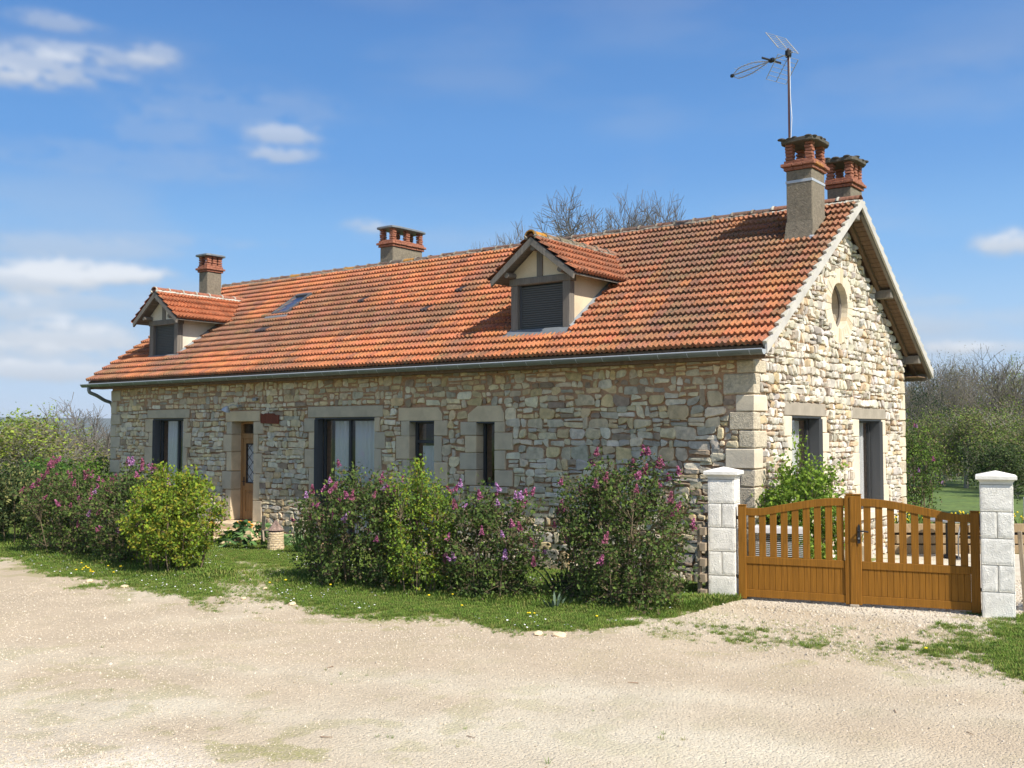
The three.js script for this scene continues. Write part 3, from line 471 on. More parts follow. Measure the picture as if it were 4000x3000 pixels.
// footprints that carry no tiles: [x0, x1, z0 (lower), z1 (upper)]
const DORM = [{ c: -4.33, half: 0.67, zf: -0.33 }, { c: -16.2, half: 0.61, zf: -0.43 }];
const GAPS = [...DORM.map((d) => [d.c - d.half - 0.02, d.c + d.half + 0.02, d.zf + 0.06, -2.1]), [-0.53, -0.06, -2.68, -3.3], [-18.05, -17.67, -2.85, -3.3], [-13.72, -13.16, -1.98, -2.72]];
const VENTS = [[-10.69, -2.24], [-8.15, -1.53], [-7.73, -2.21], [-13.24, -1.33]];
{
  const under = new MB(), Yf = (z) => ROOF_Y(z) - 0.012, T = 0.05;
  for (const [za, zb, Y] of [[EAVE_Z - 0.02, RIDGE_Z, Yf], [2 * RIDGE_Z - EAVE_Z + 0.02, RIDGE_Z, (z) => ROOF_BACK(z) - 0.012]]) {
    const A = [RX0 + 0.03, Y(za), za], B = [RX1 - 0.05, Y(za), za], C = [RX1 - 0.05, Y(zb), zb], D = [RX0 + 0.03, Y(zb), zb], dn = (p) => [p[0], p[1] - T, p[2]];
    under.quad(A, B, C, D); under.quad(dn(D), dn(C), dn(B), dn(A)); under.quad(dn(A), dn(B), B, A); under.quad(B, dn(B), dn(C), C); under.quad(dn(A), A, D, dn(D));
  }
  mesh('roof_boarding', under.geo(false), M.boards, roof);
  const all = [];
  const cols = Math.round((RX1 - 0.03 - RX0) / TW), w = (RX1 - 0.03 - RX0) / cols, R = rngOf(31);
  for (let r = 0; r < ROWS; r++) for (let c = 0; c < cols; c++) {
    const x = RX0 + c * w, s = r * PITCH, z = EAVE_Z - (s + PITCH / 2) / Math.sqrt(1 + SLOPE * SLOPE), xm = x + w / 2;
    if (GAPS.some(([a, b, lo, hi]) => xm > a && xm < b && z < lo && z > hi)) continue;
    const vent = VENTS.some(([vx, vz]) => Math.abs(vx - xm) < w * 0.55 && Math.abs(vz - z) < PITCH * 0.42);
    all.push({ x, s, z, xm, vent, col: tileTint(xm, s, R), d: EYE.distanceToSquared(V3(xm, ROOF_Y(z), z)) });
  }
  all.sort((a, b) => a.d - b.d);
  const rest = new MB(), worn = new MB(), TR = rngOf(8);
  all.forEach((t, i) => {
    const m = tileShape(w, PITCH + 0.035, 0.074, TR); const fr = slopeFrame(t.x, t.s), v = V3();
    for (let k = 0; k < m.p.length; k += 3) { v.set(m.p[k], m.p[k + 1], m.p[k + 2]).applyMatrix4(fr); m.p[k] = v.x; m.p[k + 1] = v.y; m.p[k + 2] = v.z; }
    const col = t.vent ? [0.055, 0.04, 0.045] : t.col; for (let k = 0; k < m.c.length; k += 3) { m.c[k] = col[0]; m.c[k + 1] = col[1]; m.c[k + 2] = col[2]; }
    if (t.vent) { const o = mesh('vent_tile', m.geo(), M.tile, roof); o.userData.label = 'dark vent tile'; }
    else { const isOld = TR() < 0.06 + 0.75 * sstep(-7, -1.5, t.xm) * sstep(0.36, 0.56, fbm(t.xm * 0.7 + 3, t.s * 0.8, 131, 3)) + 0.25 * sstep(0.55, 0.7, fbm(t.xm * 0.6, t.s * 0.9, 133, 3)), into = isOld ? worn : rest; if (i < 260) mesh('roof_tile', m.geo(), isOld ? M.tileOld : M.tile, roof); else { for (const q of m.p) into.p.push(q); for (const q of m.c) into.c.push(q); } }
  });
  for (let r = 0; r < ROWS; r++) for (let c = 0; c < 14; c++) {          // the back slope, seen at its gable edge only
    const fr = slopeFrame(RX1 - 0.03 - c * w, r * PITCH, false), m = tileShape(w, PITCH + 0.035, 0.074, TR), v = V3(), col = tileTint(-c, r * 0.27, R);
    for (let k = 0; k < m.p.length; k += 3) { v.set(m.p[k], m.p[k + 1], m.p[k + 2]).applyMatrix4(fr); rest.p.push(v.x, v.y, v.z); rest.c.push(...col); }
  }
  mesh('roof_tiling', rest.geo(), M.tile, roof).userData.kind = 'stuff'; mesh('lichened_roof_tiling', worn.geo(), M.tileOld, roof).userData.kind = 'stuff';
  console.log('tiles', all.length);
  // ridge: half-round tiles bedded in mortar, with a collar of mortar at every joint
  const ry = ROOF_Y(RIDGE_Z) + 0.005, N = 44, L = (RX1 + 0.01 - RX0) / N;
  for (let i = 0; i < N; i++) {
    const x = RX0 + i * L, fresh = i > N - 5, m = new MB(), S = 9, k = lerp(0.8, 1.2, R()), old = R(), lich = !fresh && R() < 0.08;
    const col = fresh ? [0.33, 0.155, 0.095] : lich ? [0.55, 0.26, 0.05] : [lerp(0.30, 0.17, old) * k, lerp(0.145, 0.125, old) * k, lerp(0.085, 0.095, old) * k]; m.color(...col);
    const y0 = ry + (fresh ? 0.012 : 0) + (R() - 0.5) * 0.02, e = (R() - 0.5) * 0.012, pt = (t, xx, rr) => [xx, y0 + e * (xx - x) + Math.sin(t) * rr * 0.72 + 0.015, RIDGE_Z - Math.cos(t) * rr];
    for (let q = 0; q < S; q++) { const a = lerp(0.0, Math.PI, q / S), b = lerp(0.0, Math.PI, (q + 1) / S); m.quad(pt(a, x, 0.125), pt(b, x, 0.125), pt(b, x + L * 0.97, 0.112), pt(a, x + L * 0.97, 0.112)); m.quad(pt(b, x, 0.10), pt(b, x, 0.125), pt(a, x, 0.125), pt(a, x, 0.10)); }
    mesh('ridge_tile', m.geo(), M.ridge, roof);
  }
  const ms = { 0: [], 1: [] };
  for (let i = 0; i < N * 5; i++) {
    const fresh = i > (N - 4.2) * 5 ? 1 : 0, x = RX0 + i * L / 5; for (const s of [1, -1]) { const h = 0.055 + R() * (fresh ? 0.015 : 0.045), zz = RIDGE_Z + s * (0.105 + R() * 0.03); const g = chamferBox(L / 5 + 0.02, h, 0.07, 0.012, 0.010, i + 5); g.rotateX(s * 0.6); g.translate(x + L / 10, ry - 0.035 + R() * 0.012, zz); ms[fresh].push(boxUV(g)); }
    if (i % 5 === 0) { const m = new MB(); for (let q = 0; q < 8; q++) { const a = lerp(0.05, Math.PI - 0.05, q / 8), b = lerp(0.05, Math.PI - 0.05, (q + 1) / 8), w2 = 0.028 + R() * 0.014, pt = (t, xx, rr) => [xx, ry + (fresh ? 0.012 : 0) + Math.sin(t) * rr * 0.72 + 0.018, RIDGE_Z - Math.cos(t) * rr]; m.quad(pt(a, x - w2, 0.121), pt(b, x - w2, 0.121), pt(b, x, 0.142), pt(a, x, 0.142)); m.quad(pt(a, x, 0.142), pt(b, x, 0.142), pt(b, x + w2, 0.128), pt(a, x + w2, 0.128)); } ms[fresh].push(m.geo(false)); }
  }
  mesh('ridge_mortar', ms[0], M.greyMortar, roof); mesh('ridge_mortar', ms[1], M.whiteMortar, roof);
  // gable edge: painted barge board in front, weathered one behind, mortar under every tile end
  const zb = 2 * RIDGE_Z - EAVE_Z, P = (z, dy) => [z, (z > RIDGE_Z ? ROOF_Y(z) : ROOF_BACK(z)) + dy];
  const slab = (za, zc, dTop, dBot, x0, x1) => { const m = new MB(), a = P(za, dTop), b = P(zc, dTop), c = P(zc, dBot), d = P(za, dBot), v = (q, x) => [x, q[1], q[0]]; m.quad(v(a, x1), v(d, x1), v(c, x1), v(b, x1)); m.quad(v(a, x0), v(b, x0), v(c, x0), v(d, x0)); m.quad(v(a, x0), v(a, x1), v(b, x1), v(b, x0)); m.quad(v(d, x0), v(c, x0), v(c, x1), v(d, x1)); m.quad(v(a, x0), v(d, x0), v(d, x1), v(a, x1)); m.quad(v(b, x0), v(b, x1), v(c, x1), v(c, x0)); return m.geo(false); };
  mesh('barge_board', slab(EAVE_Z + 0.02, RIDGE_Z + 0.001, 0.03, -0.115, RX1 - 0.012, RX1 + 0.026), M.barge, roof);
  mesh('barge_board', slab(RIDGE_Z - 0.001, zb - 0.02, 0.02, -0.13, RX1 - 0.012, RX1 + 0.026), M.barge, roof);
  mesh('barge_rail', slab(RIDGE_Z - 0.12, zb, -0.062, -0.155, RX1 - 0.075, RX1 - 0.02), M.oldWood, roof);
  mesh('barge_rail', slab(EAVE_Z - 0.04, RIDGE_Z + 0.12, -0.062, -0.155, RX1 - 0.075, RX1 - 0.02), M.oldWood, roof);
  const wedge = []; for (let r = 0; r < ROWS; r++) for (const f of [true, false]) { const g = new MB(), x0 = RX1 - 0.045, x1 = RX1 + 0.022, j = () => (R() - 0.5) * 0.01, a = [x1, 0, -0.03], b = [x1, PITCH, -0.03], c = [x1 + j(), PITCH, 0.008 + j()], d = [x1 + j(), -0.005, 0.07 + j()], v = (q, x) => f ? [x, q[1], q[2]] : [-(x - (RX1 - 0.03)) + 0, q[1], q[2]]; if (f) { g.quad(v(a, x1), v(b, x1), v(c, x1), v(d, x1)); g.quad(v(d, x1), v(c, x1), v(c, x0), v(d, x0)); g.quad(v(a, x1), v(d, x1), v(d, x0), v(a, x0)); } else { g.quad(v(d, x1), v(c, x1), v(b, x1), v(a, x1)); g.quad(v(d, x0), v(c, x0), v(c, x1), v(d, x1)); g.quad(v(a, x0), v(d, x0), v(d, x1), v(a, x1)); } const q = g.geo(false); q.applyMatrix4(slopeFrame(f ? 0 : RX1 - 0.03, r * PITCH, f)); boxUV(q); wedge.push(q); }
  mesh('verge_mortar', wedge, M.whiteMortar, roof);
  // underside of the overhang: laths, purlins, rafters
  for (const f of [1, 0]) {
    const n = 40; for (let i = 0; i < n; i++) { const za = f ? lerp(EAVE_Z - 0.1, RIDGE_Z + 0.02, i / n) : lerp(zb + 0.1, RIDGE_Z - 0.02, i / n), zc = f ? lerp(EAVE_Z - 0.1, RIDGE_Z + 0.02, (i + 0.86) / n) : lerp(zb + 0.1, RIDGE_Z - 0.02, (i + 0.86) / n); const dd = -0.064 - (R() * 0.006); mesh('soffit_lath', slab(za, zc, dd, dd - 0.016, 0.004, RX1 - 0.08), M.boards, roof); }
    const z1 = f ? -0.55 : zb + 0.75; for (const zz of [f ? -2.0 : -5.75, f ? 0.12 : zb + 0.62]) { const y = P(zz, -0.09)[1]; mesh('purlin', box(-0.25, 0.33, y - 0.19, y - 0.02, zz - 0.08, zz + 0.08, 0.01), M.oldWood, roof); }
    mesh('rafter', slab(f ? EAVE_Z - 0.1 : zb + 0.1, f ? RIDGE_Z + 0.1 : RIDGE_Z - 0.1, -0.085, -0.185, 0.045, 0.115), M.boards, roof);
  }
  mesh('ridge_beam', box(-0.3, 0.34, ROOF_Y(RIDGE_Z) - 0.34, ROOF_Y(RIDGE_Z) - 0.14, RIDGE_Z - 0.08, RIDGE_Z + 0.08, 0.01), M.oldWood, roof);
  mesh('eave_board', box(-0.3, RX1 - 0.08, ROOF_BACK(zb) - 0.2, ROOF_BACK(zb) - 0.05, zb + 0.06, zb + 0.09, 0.004), M.oldWood, roof);
  mesh('eave_soffit', [box(RX0 + 0.05, RX1 - 0.02, EAVE - 0.035, EAVE - 0.012, 0.02, 0.40, 0.003), box(RX0 + 0.05, RX1 - 0.02, EAVE - 0.05, ROOF_Y(0.4) - 0.07, 0.402, 0.424, 0.003)], M.boards, roof);
  const eb = box(RX0 + 0.05, RX1 - 0.1, ROOF_BACK(zb) - 0.14, ROOF_BACK(zb) - 0.115, zb + 0.1, -DEP - 0.01, 0.003); mesh('eave_soffit', eb, M.boards, roof);
}
{ // gutter, with a seam every half metre, stop ends and a swan-neck downpipe
  const gt = part('gutter', house), r = 0.078, gy = 3.655, gz = 0.507, x0 = -18.3, x1 = RX1 + 0.005, half = (xa, xb, rr) => { const m = new MB(), S = 12; for (let q = 0; q < S; q++) { const a = Math.PI + q / S * Math.PI, b = Math.PI + (q + 1) / S * Math.PI, P = (t, x, k) => [x, gy + Math.sin(t) * k, gz + Math.cos(t) * k]; m.quad(P(a, xa, rr), P(b, xa, rr), P(b, xb, rr), P(a, xb, rr)); m.quad(P(b, xa, rr - 0.006), P(a, xa, rr - 0.006), P(a, xb, rr - 0.006), P(b, xb, rr - 0.006)); } return m.geo(false); };
  mesh('trough', half(x0, x1, r), M.zinc, gt);
  mesh('bead', stick([x0, gy, gz + r], [x1, gy, gz + r], 0.011, 0.011, 8), M.zincPale, gt);
  for (let x = x0 + 0.3; x < x1; x += 0.52) mesh('seam', half(x - 0.006, x + 0.006, r + 0.004), M.zincPale, gt);
  for (const x of [x0, x1]) { const g = new THREE.CircleGeometry(r, 16, Math.PI, Math.PI); g.rotateY(Math.PI / 2); g.translate(x, gy, gz); mesh('stop_end', g, M.zincPale, gt); }
  mesh('downpipe', [rod([[-18.02, gy - r + 0.01, gz], [-18.0, gy - 0.2, gz - 0.01], [-17.95, gy - 0.28, gz - 0.18], [-17.92, gy - 0.40, 0.12], [-17.91, gy - 0.46, -0.06], [-17.91, gy - 0.6, -0.12]], 0.045, 10), stick([-17.91, 0, -0.12], [-17.91, gy - 0.58, -0.12], 0.045, 0.045, 10)], M.zinc, gt);
}

// ------------------------------------------------------------------ the farmhouse: dormers, chimneys, windows
function dormer({ c, half, zf }, wallMat, fresh, seed) {
  const d = part('dormer', house), R = rngOf(seed), x0 = c - half, x1 = c + half, by = ROOF_Y(zf), beamY = 5.15, top = 5.28, post = 0.16, ov = 0.28, zb = zf + ov, m = 0.77, ry = 5.985, hw = 0.94;
  const dy = (x) => ry - m * Math.abs(x - c), zAt = (y) => 0.42 - (y - 3.72) / SLOPE;   // dormer roof plane, and where the main slope has height y
  for (const s of [-1, 1]) mesh('post', box(s < 0 ? x0 : x1 - post, s < 0 ? x0 + post : x1, by - 0.03, beamY, zf - 0.16, zf, 0.012, 0.003, seed + s), M.oldWood, d);
  mesh('beam', box(x0 - 0.03, x1 + 0.03, beamY, top, zf - 0.17, zf + 0.012, 0.012, 0.003, seed + 5), M.oldWood, d);
  mesh('king_post', box(c - 0.065, c + 0.065, top, ry - 0.2, zf - 0.12, zf + 0.006, 0.008), M.oldWood, d);
  const tri = prism([[x0 + 0.02, top], [x1 - 0.02, top], [x1 - 0.02, dy(x1) - 0.09], [c, ry - 0.1], [x0 + 0.02, dy(x0) - 0.09]], 0.08); tri.translate(0, 0, zf - 0.1); mesh('gable_panel', boxUV(plain(tri)), wallMat, d);
  for (const s of [-1, 1]) {                                             // plastered cheeks, following the main roof
    const zr = zAt(top + 0.1), g = prism([[-(zf - 0.14), ROOF_Y(zf - 0.14) - 0.06], [-zr, top + 0.05], [-(zf - 0.14), top + 0.05]], 0.1); g.rotateY(Math.PI / 2); g.translate(s < 0 ? x0 + 0.02 : x1 - 0.12, 0, 0); mesh('cheek', boxUV(plain(g)), wallMat, d);
    const fl = new MB(), xa = s < 0 ? x0 + 0.014 : x1 - 0.014, xb = xa + s * 0.06, q = (x, z, k) => [x, ROOF_Y(z) + k, z]; const A = q(xa, zf, 0.125), B = q(xa, zr + 0.1, 0.125), C = q(xb, zr + 0.1, 0.05), D = q(xb, zf, 0.05); fl.quad(A, D, C, B); fl.quad(q(xa, zf, 0.0), q(xb, zf, 0.0), D, A); mesh('side_flashing', fl.geo(false), M.flashing, d);
    // barge board, soffit, bracket
    const bx = c + s * hw, bb = bar(V3(bx, dy(bx) - 0.045, zb - 0.02), V3(c + s * 0.012, ry - 0.05, zb - 0.02), 0.045, 0.135, 0.006, V3(0, 0, 1)); const bg = new MB(); { const X = (t) => lerp(c, bx, t), pts = [[c, ry - 0.02], [bx, dy(bx) - 0.02], [bx - s * 0.02, dy(bx) - 0.125], [c, ry - 0.16]]; const g = prism(s > 0 ? [pts[0], pts[3], pts[2], pts[1]] : pts, 0.045, 0.004); g.translate(0, 0, zb - 0.05); mesh('barge_board', boxUV(plain(g)), M.oldWood, d); }
    const so = new MB(), zr0 = zAt(dy(bx)); { const e = 0.03, a = [c, ry - e, zb - 0.03], b = [bx, dy(bx) - e, zb - 0.03], cc = [bx, dy(bx) - e, zAt(dy(bx) - e) - 0.1], dd = [c, ry - e, zAt(ry - e) - 0.1], dn = (p) => [p[0], p[1] - 0.025, p[2]]; so.quad(a, b, cc, dd); so.quad(dn(a), dn(dd), dn(cc), dn(b)); so.quad(b, dn(b), dn(cc), cc); so.quad(a, dn(a), dn(b), b); mesh('soffit', so.geo(false), M.oldWood, d); }
    const pe = stick([c + s * (half - 0.07), top + 0.05, zf - 0.1], [c + s * (half - 0.07), top + 0.05, zb - 0.06], 0.06, 0.055, 8); mesh('purlin_end', boxUV(plain(pe)), M.oldWood, d);
  }
  mesh('ridge_purlin', boxUV(plain(stick([c, ry - 0.2, zf - 0.1], [c, ry - 0.2, zb - 0.06], 0.065, 0.06, 8))), M.oldWood, d);
  // roller shutter
  const sx0 = x0 + post + 0.035, sx1 = x1 - post - 0.035, sl = box(sx0, sx1, -0.017, 0.017, -0.012, 0.012, 0.006); let n = 0;
  for (let y = by + 0.08; y < beamY - 0.01; y += 0.0415) { const o = mesh('shutter_slat', sl, M.shutter, d); o.position.set(0, y, zf - 0.1); n++; }
  for (const s of [-1, 1]) mesh('shutter_guide', box(s < 0 ? x0 + post : sx1 - 0.003, s < 0 ? sx0 + 0.003 : x1 - post, by + 0.02, beamY, zf - 0.125, zf - 0.075, 0.004), M.shutterPanel, d);
  mesh('shutter_backing', box(x0 + post, x1 - post, by, beamY, zf - 0.15, zf - 0.135, 0.002), M.black, d);
  const f = new MB(), ya = (z, k) => ROOF_Y(z) + k; f.quad([x0 - 0.16, ya(zf + 0.16, 0.062), zf + 0.16], [x1 + 0.14, ya(zf + 0.16, 0.062), zf + 0.16], [x1 + 0.02, ya(zf, 0.09), zf - 0.02], [x0 - 0.02, ya(zf, 0.09), zf - 0.02]); f.quad([x0 - 0.16, ya(zf + 0.16, 0.04), zf + 0.165], [x1 + 0.14, ya(zf + 0.16, 0.04), zf + 0.165], [x1 + 0.14, ya(zf + 0.16, 0.062), zf + 0.16], [x0 - 0.16, ya(zf + 0.16, 0.062), zf + 0.16]); mesh('sill_flashing', f.geo(false), M.flashing, d);
  // tiles of the two small slopes; columns run back until they dive under the main slope
  const sl2 = Math.sqrt(1 + m * m), L = (hw + 0.03) * sl2, rows = 5, pit = L / rows, w = 0.2, rest = new MB(), TR = rngOf(seed + 9), list = [];
  for (const s of [-1, 1]) for (let r = 0; r < rows; r++) for (let k = 0; k < 18; k++) {
    const z = zb + 0.01 - k * w, t = (L - (r + 0.5) * pit) / sl2, y = ry - m * t; if (zAt(y + 0.03) > z + 0.02) continue;   // under the main roof
    const up = V3(-s, m, 0).normalize(), ac = s > 0 ? V3(0, 0, -1) : V3(0, 0, 1), nn = ac.clone().cross(up), o = V3(c + s * (hw + 0.03), dy(c + hw + 0.03), s > 0 ? z : z - w).addScaledVector(up, r * pit);
    list.push({ fr: new THREE.Matrix4().makeBasis(ac, up, nn).setPosition(o), s, r, k, near: s > 0 });
  }
  list.forEach((q, i) => {
    const mm = tileShape(w, pit + 0.03, 0.06, TR), v = V3(), old = fresh ? 0.1 + R() * 0.25 : 0.3 + R() * 0.5, kk = lerp(0.85, 1.15, R()), col = [0.58, 0.175, 0.064].map((a, h) => lerp(a, [0.24, 0.115, 0.066][h], old) * kk);
    for (let k = 0; k < mm.p.length; k += 3) { v.set(mm.p[k], mm.p[k + 1], mm.p[k + 2]).applyMatrix4(q.fr); mm.p[k] = v.x; mm.p[k + 1] = v.y; mm.p[k + 2] = v.z; } for (let k = 0; k < mm.c.length; k += 3) { mm.c[k] = col[0]; mm.c[k + 1] = col[1]; mm.c[k + 2] = col[2]; }
    if (q.near && !fresh) mesh('dormer_tile', mm.geo(), M.tile, d); else { for (const a of mm.p) rest.p.push(a); for (const a of mm.c) rest.c.push(a); }
  });
  mesh('dormer_tiling', rest.geo(), M.tile, d).userData.kind = 'stuff';
  const zEnd = zAt(ry + 0.05), N = Math.round((zb - zEnd) / 0.4), l = (zb + 0.02 - zEnd) / N, mor = [];
  for (let i = 0; i < N; i++) { const z = zb + 0.02 - i * l, g = new MB(), S = 8, lich = !fresh && i === 0; g.color(...(lich ? [0.60, 0.27, 0.035] : fresh ? [0.42, 0.16, 0.09] : [0.33 * lerp(0.7, 1.2, R()), 0.20, 0.125])); const pt = (t, zz, rr) => [c - Math.cos(t) * rr, ry + 0.025 + Math.sin(t) * rr * 0.75, zz]; for (let q = 0; q < S; q++) { const a = q / S * Math.PI, b = (q + 1) / S * Math.PI; g.quad(pt(b, z, 0.11), pt(a, z, 0.11), pt(a, z - l, 0.10), pt(b, z - l, 0.10)); g.quad(pt(a, z, 0.11), pt(b, z, 0.11), pt(b, z, 0.085), pt(a, z, 0.085)); } mesh('ridge_tile', g.geo(), M.ridge, d);
    for (let q = 0; q < 5; q++) for (const s of [-1, 1]) { const b2 = chamferBox(0.06, 0.05 + R() * 0.02, l / 5 + 0.02, 0.012, fresh ? 0.006 : 0.014, i * 10 + q); b2.rotateZ(-s * 0.6); b2.translate(c + s * 0.105, ry - 0.015, z - (q + 0.5) * l / 5); mor.push(boxUV(b2)); } const col = new THREE.TorusGeometry(0.112, 0.014, 5, 12, Math.PI); col.scale(1, 0.78, 1.6); col.translate(c, ry + 0.022, z - 0.006 - (i ? 0 : 0.02)); mor.push(boxUV(plain(col))); }
  mesh('ridge_mortar', mor, fresh ? M.whiteMortar : M.greyMortar, d);
  // valley flashing on the visible side
  const vf = new MB(), pA = (t, k) => { const x = lerp(c + 0.1, c + hw + 0.06, t), y = dy(x) + 0.06, z = zAt(y); return [x + k, y + (k ? 0.02 : 0.035), z - (k ? 0.06 : 0)]; }; for (let i = 0; i < 6; i++) { const a = i / 6, b = (i + 1) / 6, w2 = 0.09 + 0.03 * (i % 2); vf.quad(pA(a, 0), pA(b, 0), pA(b, w2), pA(a, w2)); }
  { const e = pA(1, 0); vf.quad([e[0] - 0.06, e[1] - 0.06, e[2] + 0.06], [e[0] + 0.1, e[1] - 0.10, e[2] + 0.14], [e[0] + 0.2, e[1] + 0.005, e[2] - 0.04], [e[0], e[1] + 0.02, e[2] - 0.06]); }
  mesh('valley_flashing', vf.geo(false), M.zincPale, d);
  return d;
}
dormer(DORM[0], M.plaster, false, 300); dormer(DORM[1], M.plasterPale, true, 400);

function chimney({ x0, x1, z0, z1, top, band, foot, slabMat, piers, strap, seed, flare }) { // z0 front, z1 back; top = top of the slab; band = height of the brick collar's underside
  const c = part('chimney', house), R = rngOf(seed), w = x1 - x0, dz = z0 - z1, cx = (x0 + x1) / 2, cz = (z0 + z1) / 2;
  const shaft = [box(x0, x1, foot, band, z1, z0, 0.015, 0.004, seed)];
  mesh('shaft', shaft, M.roughcast, c);
  if (flare) { const y0 = ROOF_Y(z0 + 0.04), y1 = ROOF_Y(z1), a = [x0 - 0.03, y0 - 0.02, z0 + 0.07], b = [x1 + 0.02, y0 - 0.02, z0 + 0.07], e = [x1 + 0.004, y0 + 0.38, z0 + 0.004], f = [x0 - 0.004, y0 + 0.38, z0 + 0.004], m = new MB(), b2 = [x1 + 0.03, y1 + 0.02, z1 - 0.02], e2 = [x1 + 0.004, y1 + 0.1, z1 + 0.003]; m.quad(a, b, e, f); m.quad(b, b2, e2, e); const a2 = [x0 - 0.03, y1, z1], f2 = [x0 - 0.004, y1 + 0.1, z1]; m.quad(a2, a, f, f2); mesh('foot_render', m.geo(false), M.roughcast, c); mesh('foot_flashing', [box(x1 - 0.04, x1 + 0.06, y0 - 0.03, y0 + 0.09, z0 + 0.06, z0 + 0.12, 0.02, 0.012, 3), box(x0 - 0.14, x0 + 0.02, y0 - 0.03, y0 + 0.03, z0 + 0.05, z0 + 0.13, 0.01, 0.012, 4)], M.zincPale, c); }
  const bh = 0.062, bl = 0.21, bw = 0.10, brickG = [0, 1, 2].map((k) => boxUV(chamferBox(bl, bh - 0.008, bw, 0.007, 0.004, seed + k), k)), mats = [M.brick, M.brick, M.brickLichen];
  const put = (x, y, z, turn, sx = 1) => { const o = mesh('brick', brickG[Math.floor(R() * 3)], slabMat === M.slab && R() < 0.12 ? mats[2] : mats[0], c); o.position.set(x, y, z); o.rotation.y = turn; o.scale.x = sx; };
  let y = band + bh / 2;
  for (const out of [0.035, 0.075, 0.03]) {                              // corbelled collar of three courses
    const ww = w + 2 * out, dd = dz + 2 * out, nx = Math.max(2, Math.round(ww / bl)), nz = Math.max(2, Math.round((dd - 2 * bw) / bl));
    for (let i = 0; i < nx; i++) for (const s of [-1, 1]) put(cx - ww / 2 + (i + 0.5) * ww / nx, y, cz + s * (dd / 2 - bw / 2), 0, ww / nx / bl * 0.965);
    for (let i = 0; i < nz; i++) for (const s of [-1, 1]) put(cx + s * (ww / 2 - bw / 2), y, cz - dd / 2 + bw + (i + 0.5) * (dd - 2 * bw) / nz, Math.PI / 2, (dd - 2 * bw) / nz / bl * 0.965);
    y += bh;
  }
  mesh('collar_bed', box(x0 + 0.02, x1 - 0.02, band, band + 3 * bh - 0.008, z1 + 0.02, z0 - 0.02, 0.003), M.slab, c);
  const py = y - bh / 2, rows = Math.max(3, Math.round((top - 0.07 - py) / bh)), ph = (top - 0.07 - py) / rows, pw = 0.135, pg = [0, 1, 2].map((k) => boxUV(chamferBox(pw, ph - 0.009, pw, 0.009, 0.006, seed + 7 + k), k));
  for (const [fx, fz] of piers) for (let r = 0; r < rows; r++) { const o = mesh('brick', pg[Math.floor(R() * 3)], M.brick, c); o.position.set(lerp(x0 + pw / 2 - 0.01, x1 - pw / 2 + 0.01, fx) + (R() - 0.5) * 0.012, py + (r + 0.5) * ph, lerp(z0 - pw / 2 + 0.01, z1 + pw / 2 - 0.01, fz) + (R() - 0.5) * 0.012); o.rotation.y = (R() - 0.5) * 0.1; }
  // stone slab: rough edged
  const N = 22, sh = new THREE.Shape(), rr = slabMat === M.slab ? 0.03 : 0.008; for (let i = 0; i < N; i++) { const a = i / N * Math.PI * 2, q = Math.pow(Math.pow(Math.abs(Math.cos(a)), 8) + Math.pow(Math.abs(Math.sin(a)), 8), -1 / 8), X = Math.cos(a) * q * (w / 2 + 0.085) + (R() - 0.5) * rr, Z = Math.sin(a) * q * (dz / 2 + 0.085) + (R() - 0.5) * rr; if (i) sh.lineTo(X, Z); else sh.moveTo(X, Z); }
  const sg = new THREE.ExtrudeGeometry(sh, { depth: slabMat === M.slab ? 0.055 : 0.035, bevelEnabled: true, bevelSize: 0.012, bevelThickness: 0.012, bevelSegments: 1 }); sg.rotateX(-Math.PI / 2); sg.translate(cx, top - 0.062, cz); mesh('cap_slab', boxUV(plain(sg)), slabMat, c);
  if (slabMat === M.slab) { const lumps = []; for (let i = 0; i < 16; i++) { const g = new THREE.IcosahedronGeometry(0.03 + R() * 0.035, 1); g.scale(1.5, 0.55, 1.3); const e = R() < 0.5; g.translate(cx + (e ? (R() < 0.5 ? -1 : 1) : R() * 2 - 1) * (w / 2 + 0.06), top - 0.01 + R() * 0.03, cz + (e ? R() * 2 - 1 : (R() < 0.5 ? -1 : 1)) * (dz / 2 + 0.06)); lumps.push(g); } const g = new THREE.IcosahedronGeometry(0.09, 1); g.scale(1.6, 0.5, 1.3); g.translate(cx + w / 4, top + 0.02, cz + dz / 4); lumps.push(g); mesh('moss_crust', lumps, M.slab, c); }
  if (strap) mesh('strap', box(x0 - 0.008, x1 + 0.008, strap, strap + 0.05, z1 - 0.008, z0 + 0.008, 0.004), M.zincPale, c);
  return c;
}
const four = [[0, 0], [1, 0], [0, 1], [1, 1]];
chimney({ x0: -0.535, x1: -0.055, z0: -2.64, z1: -3.25, top: 7.66, band: 7.10, foot: 5.4, slabMat: M.slab, piers: four, strap: 6.87, seed: 61, flare: true });
chimney({ x0: -0.50, x1: -0.03, z0: -4.55, z1: -5.15, top: 7.69, band: 7.13, foot: 5.7, slabMat: M.slab, piers: [...four, [1, 0.5]], seed: 71 });
chimney({ x0: -12.18, x1: -11.72, z0: -4.1, z1: -5.22, top: 7.745, band: 7.20, foot: 6.2, slabMat: M.flashing, piers: [[0, 0], [1, 0], [1, 0.5], [0, 0.5], [0, 1], [1, 1]], seed: 81 });
chimney({ x0: -18.06, x1: -17.67, z0: -2.8, z1: -3.28, top: 7.47, band: 6.95, foot: 5.6, slabMat: M.flashing, piers: [...four, [1, 0.5]], seed: 91 });
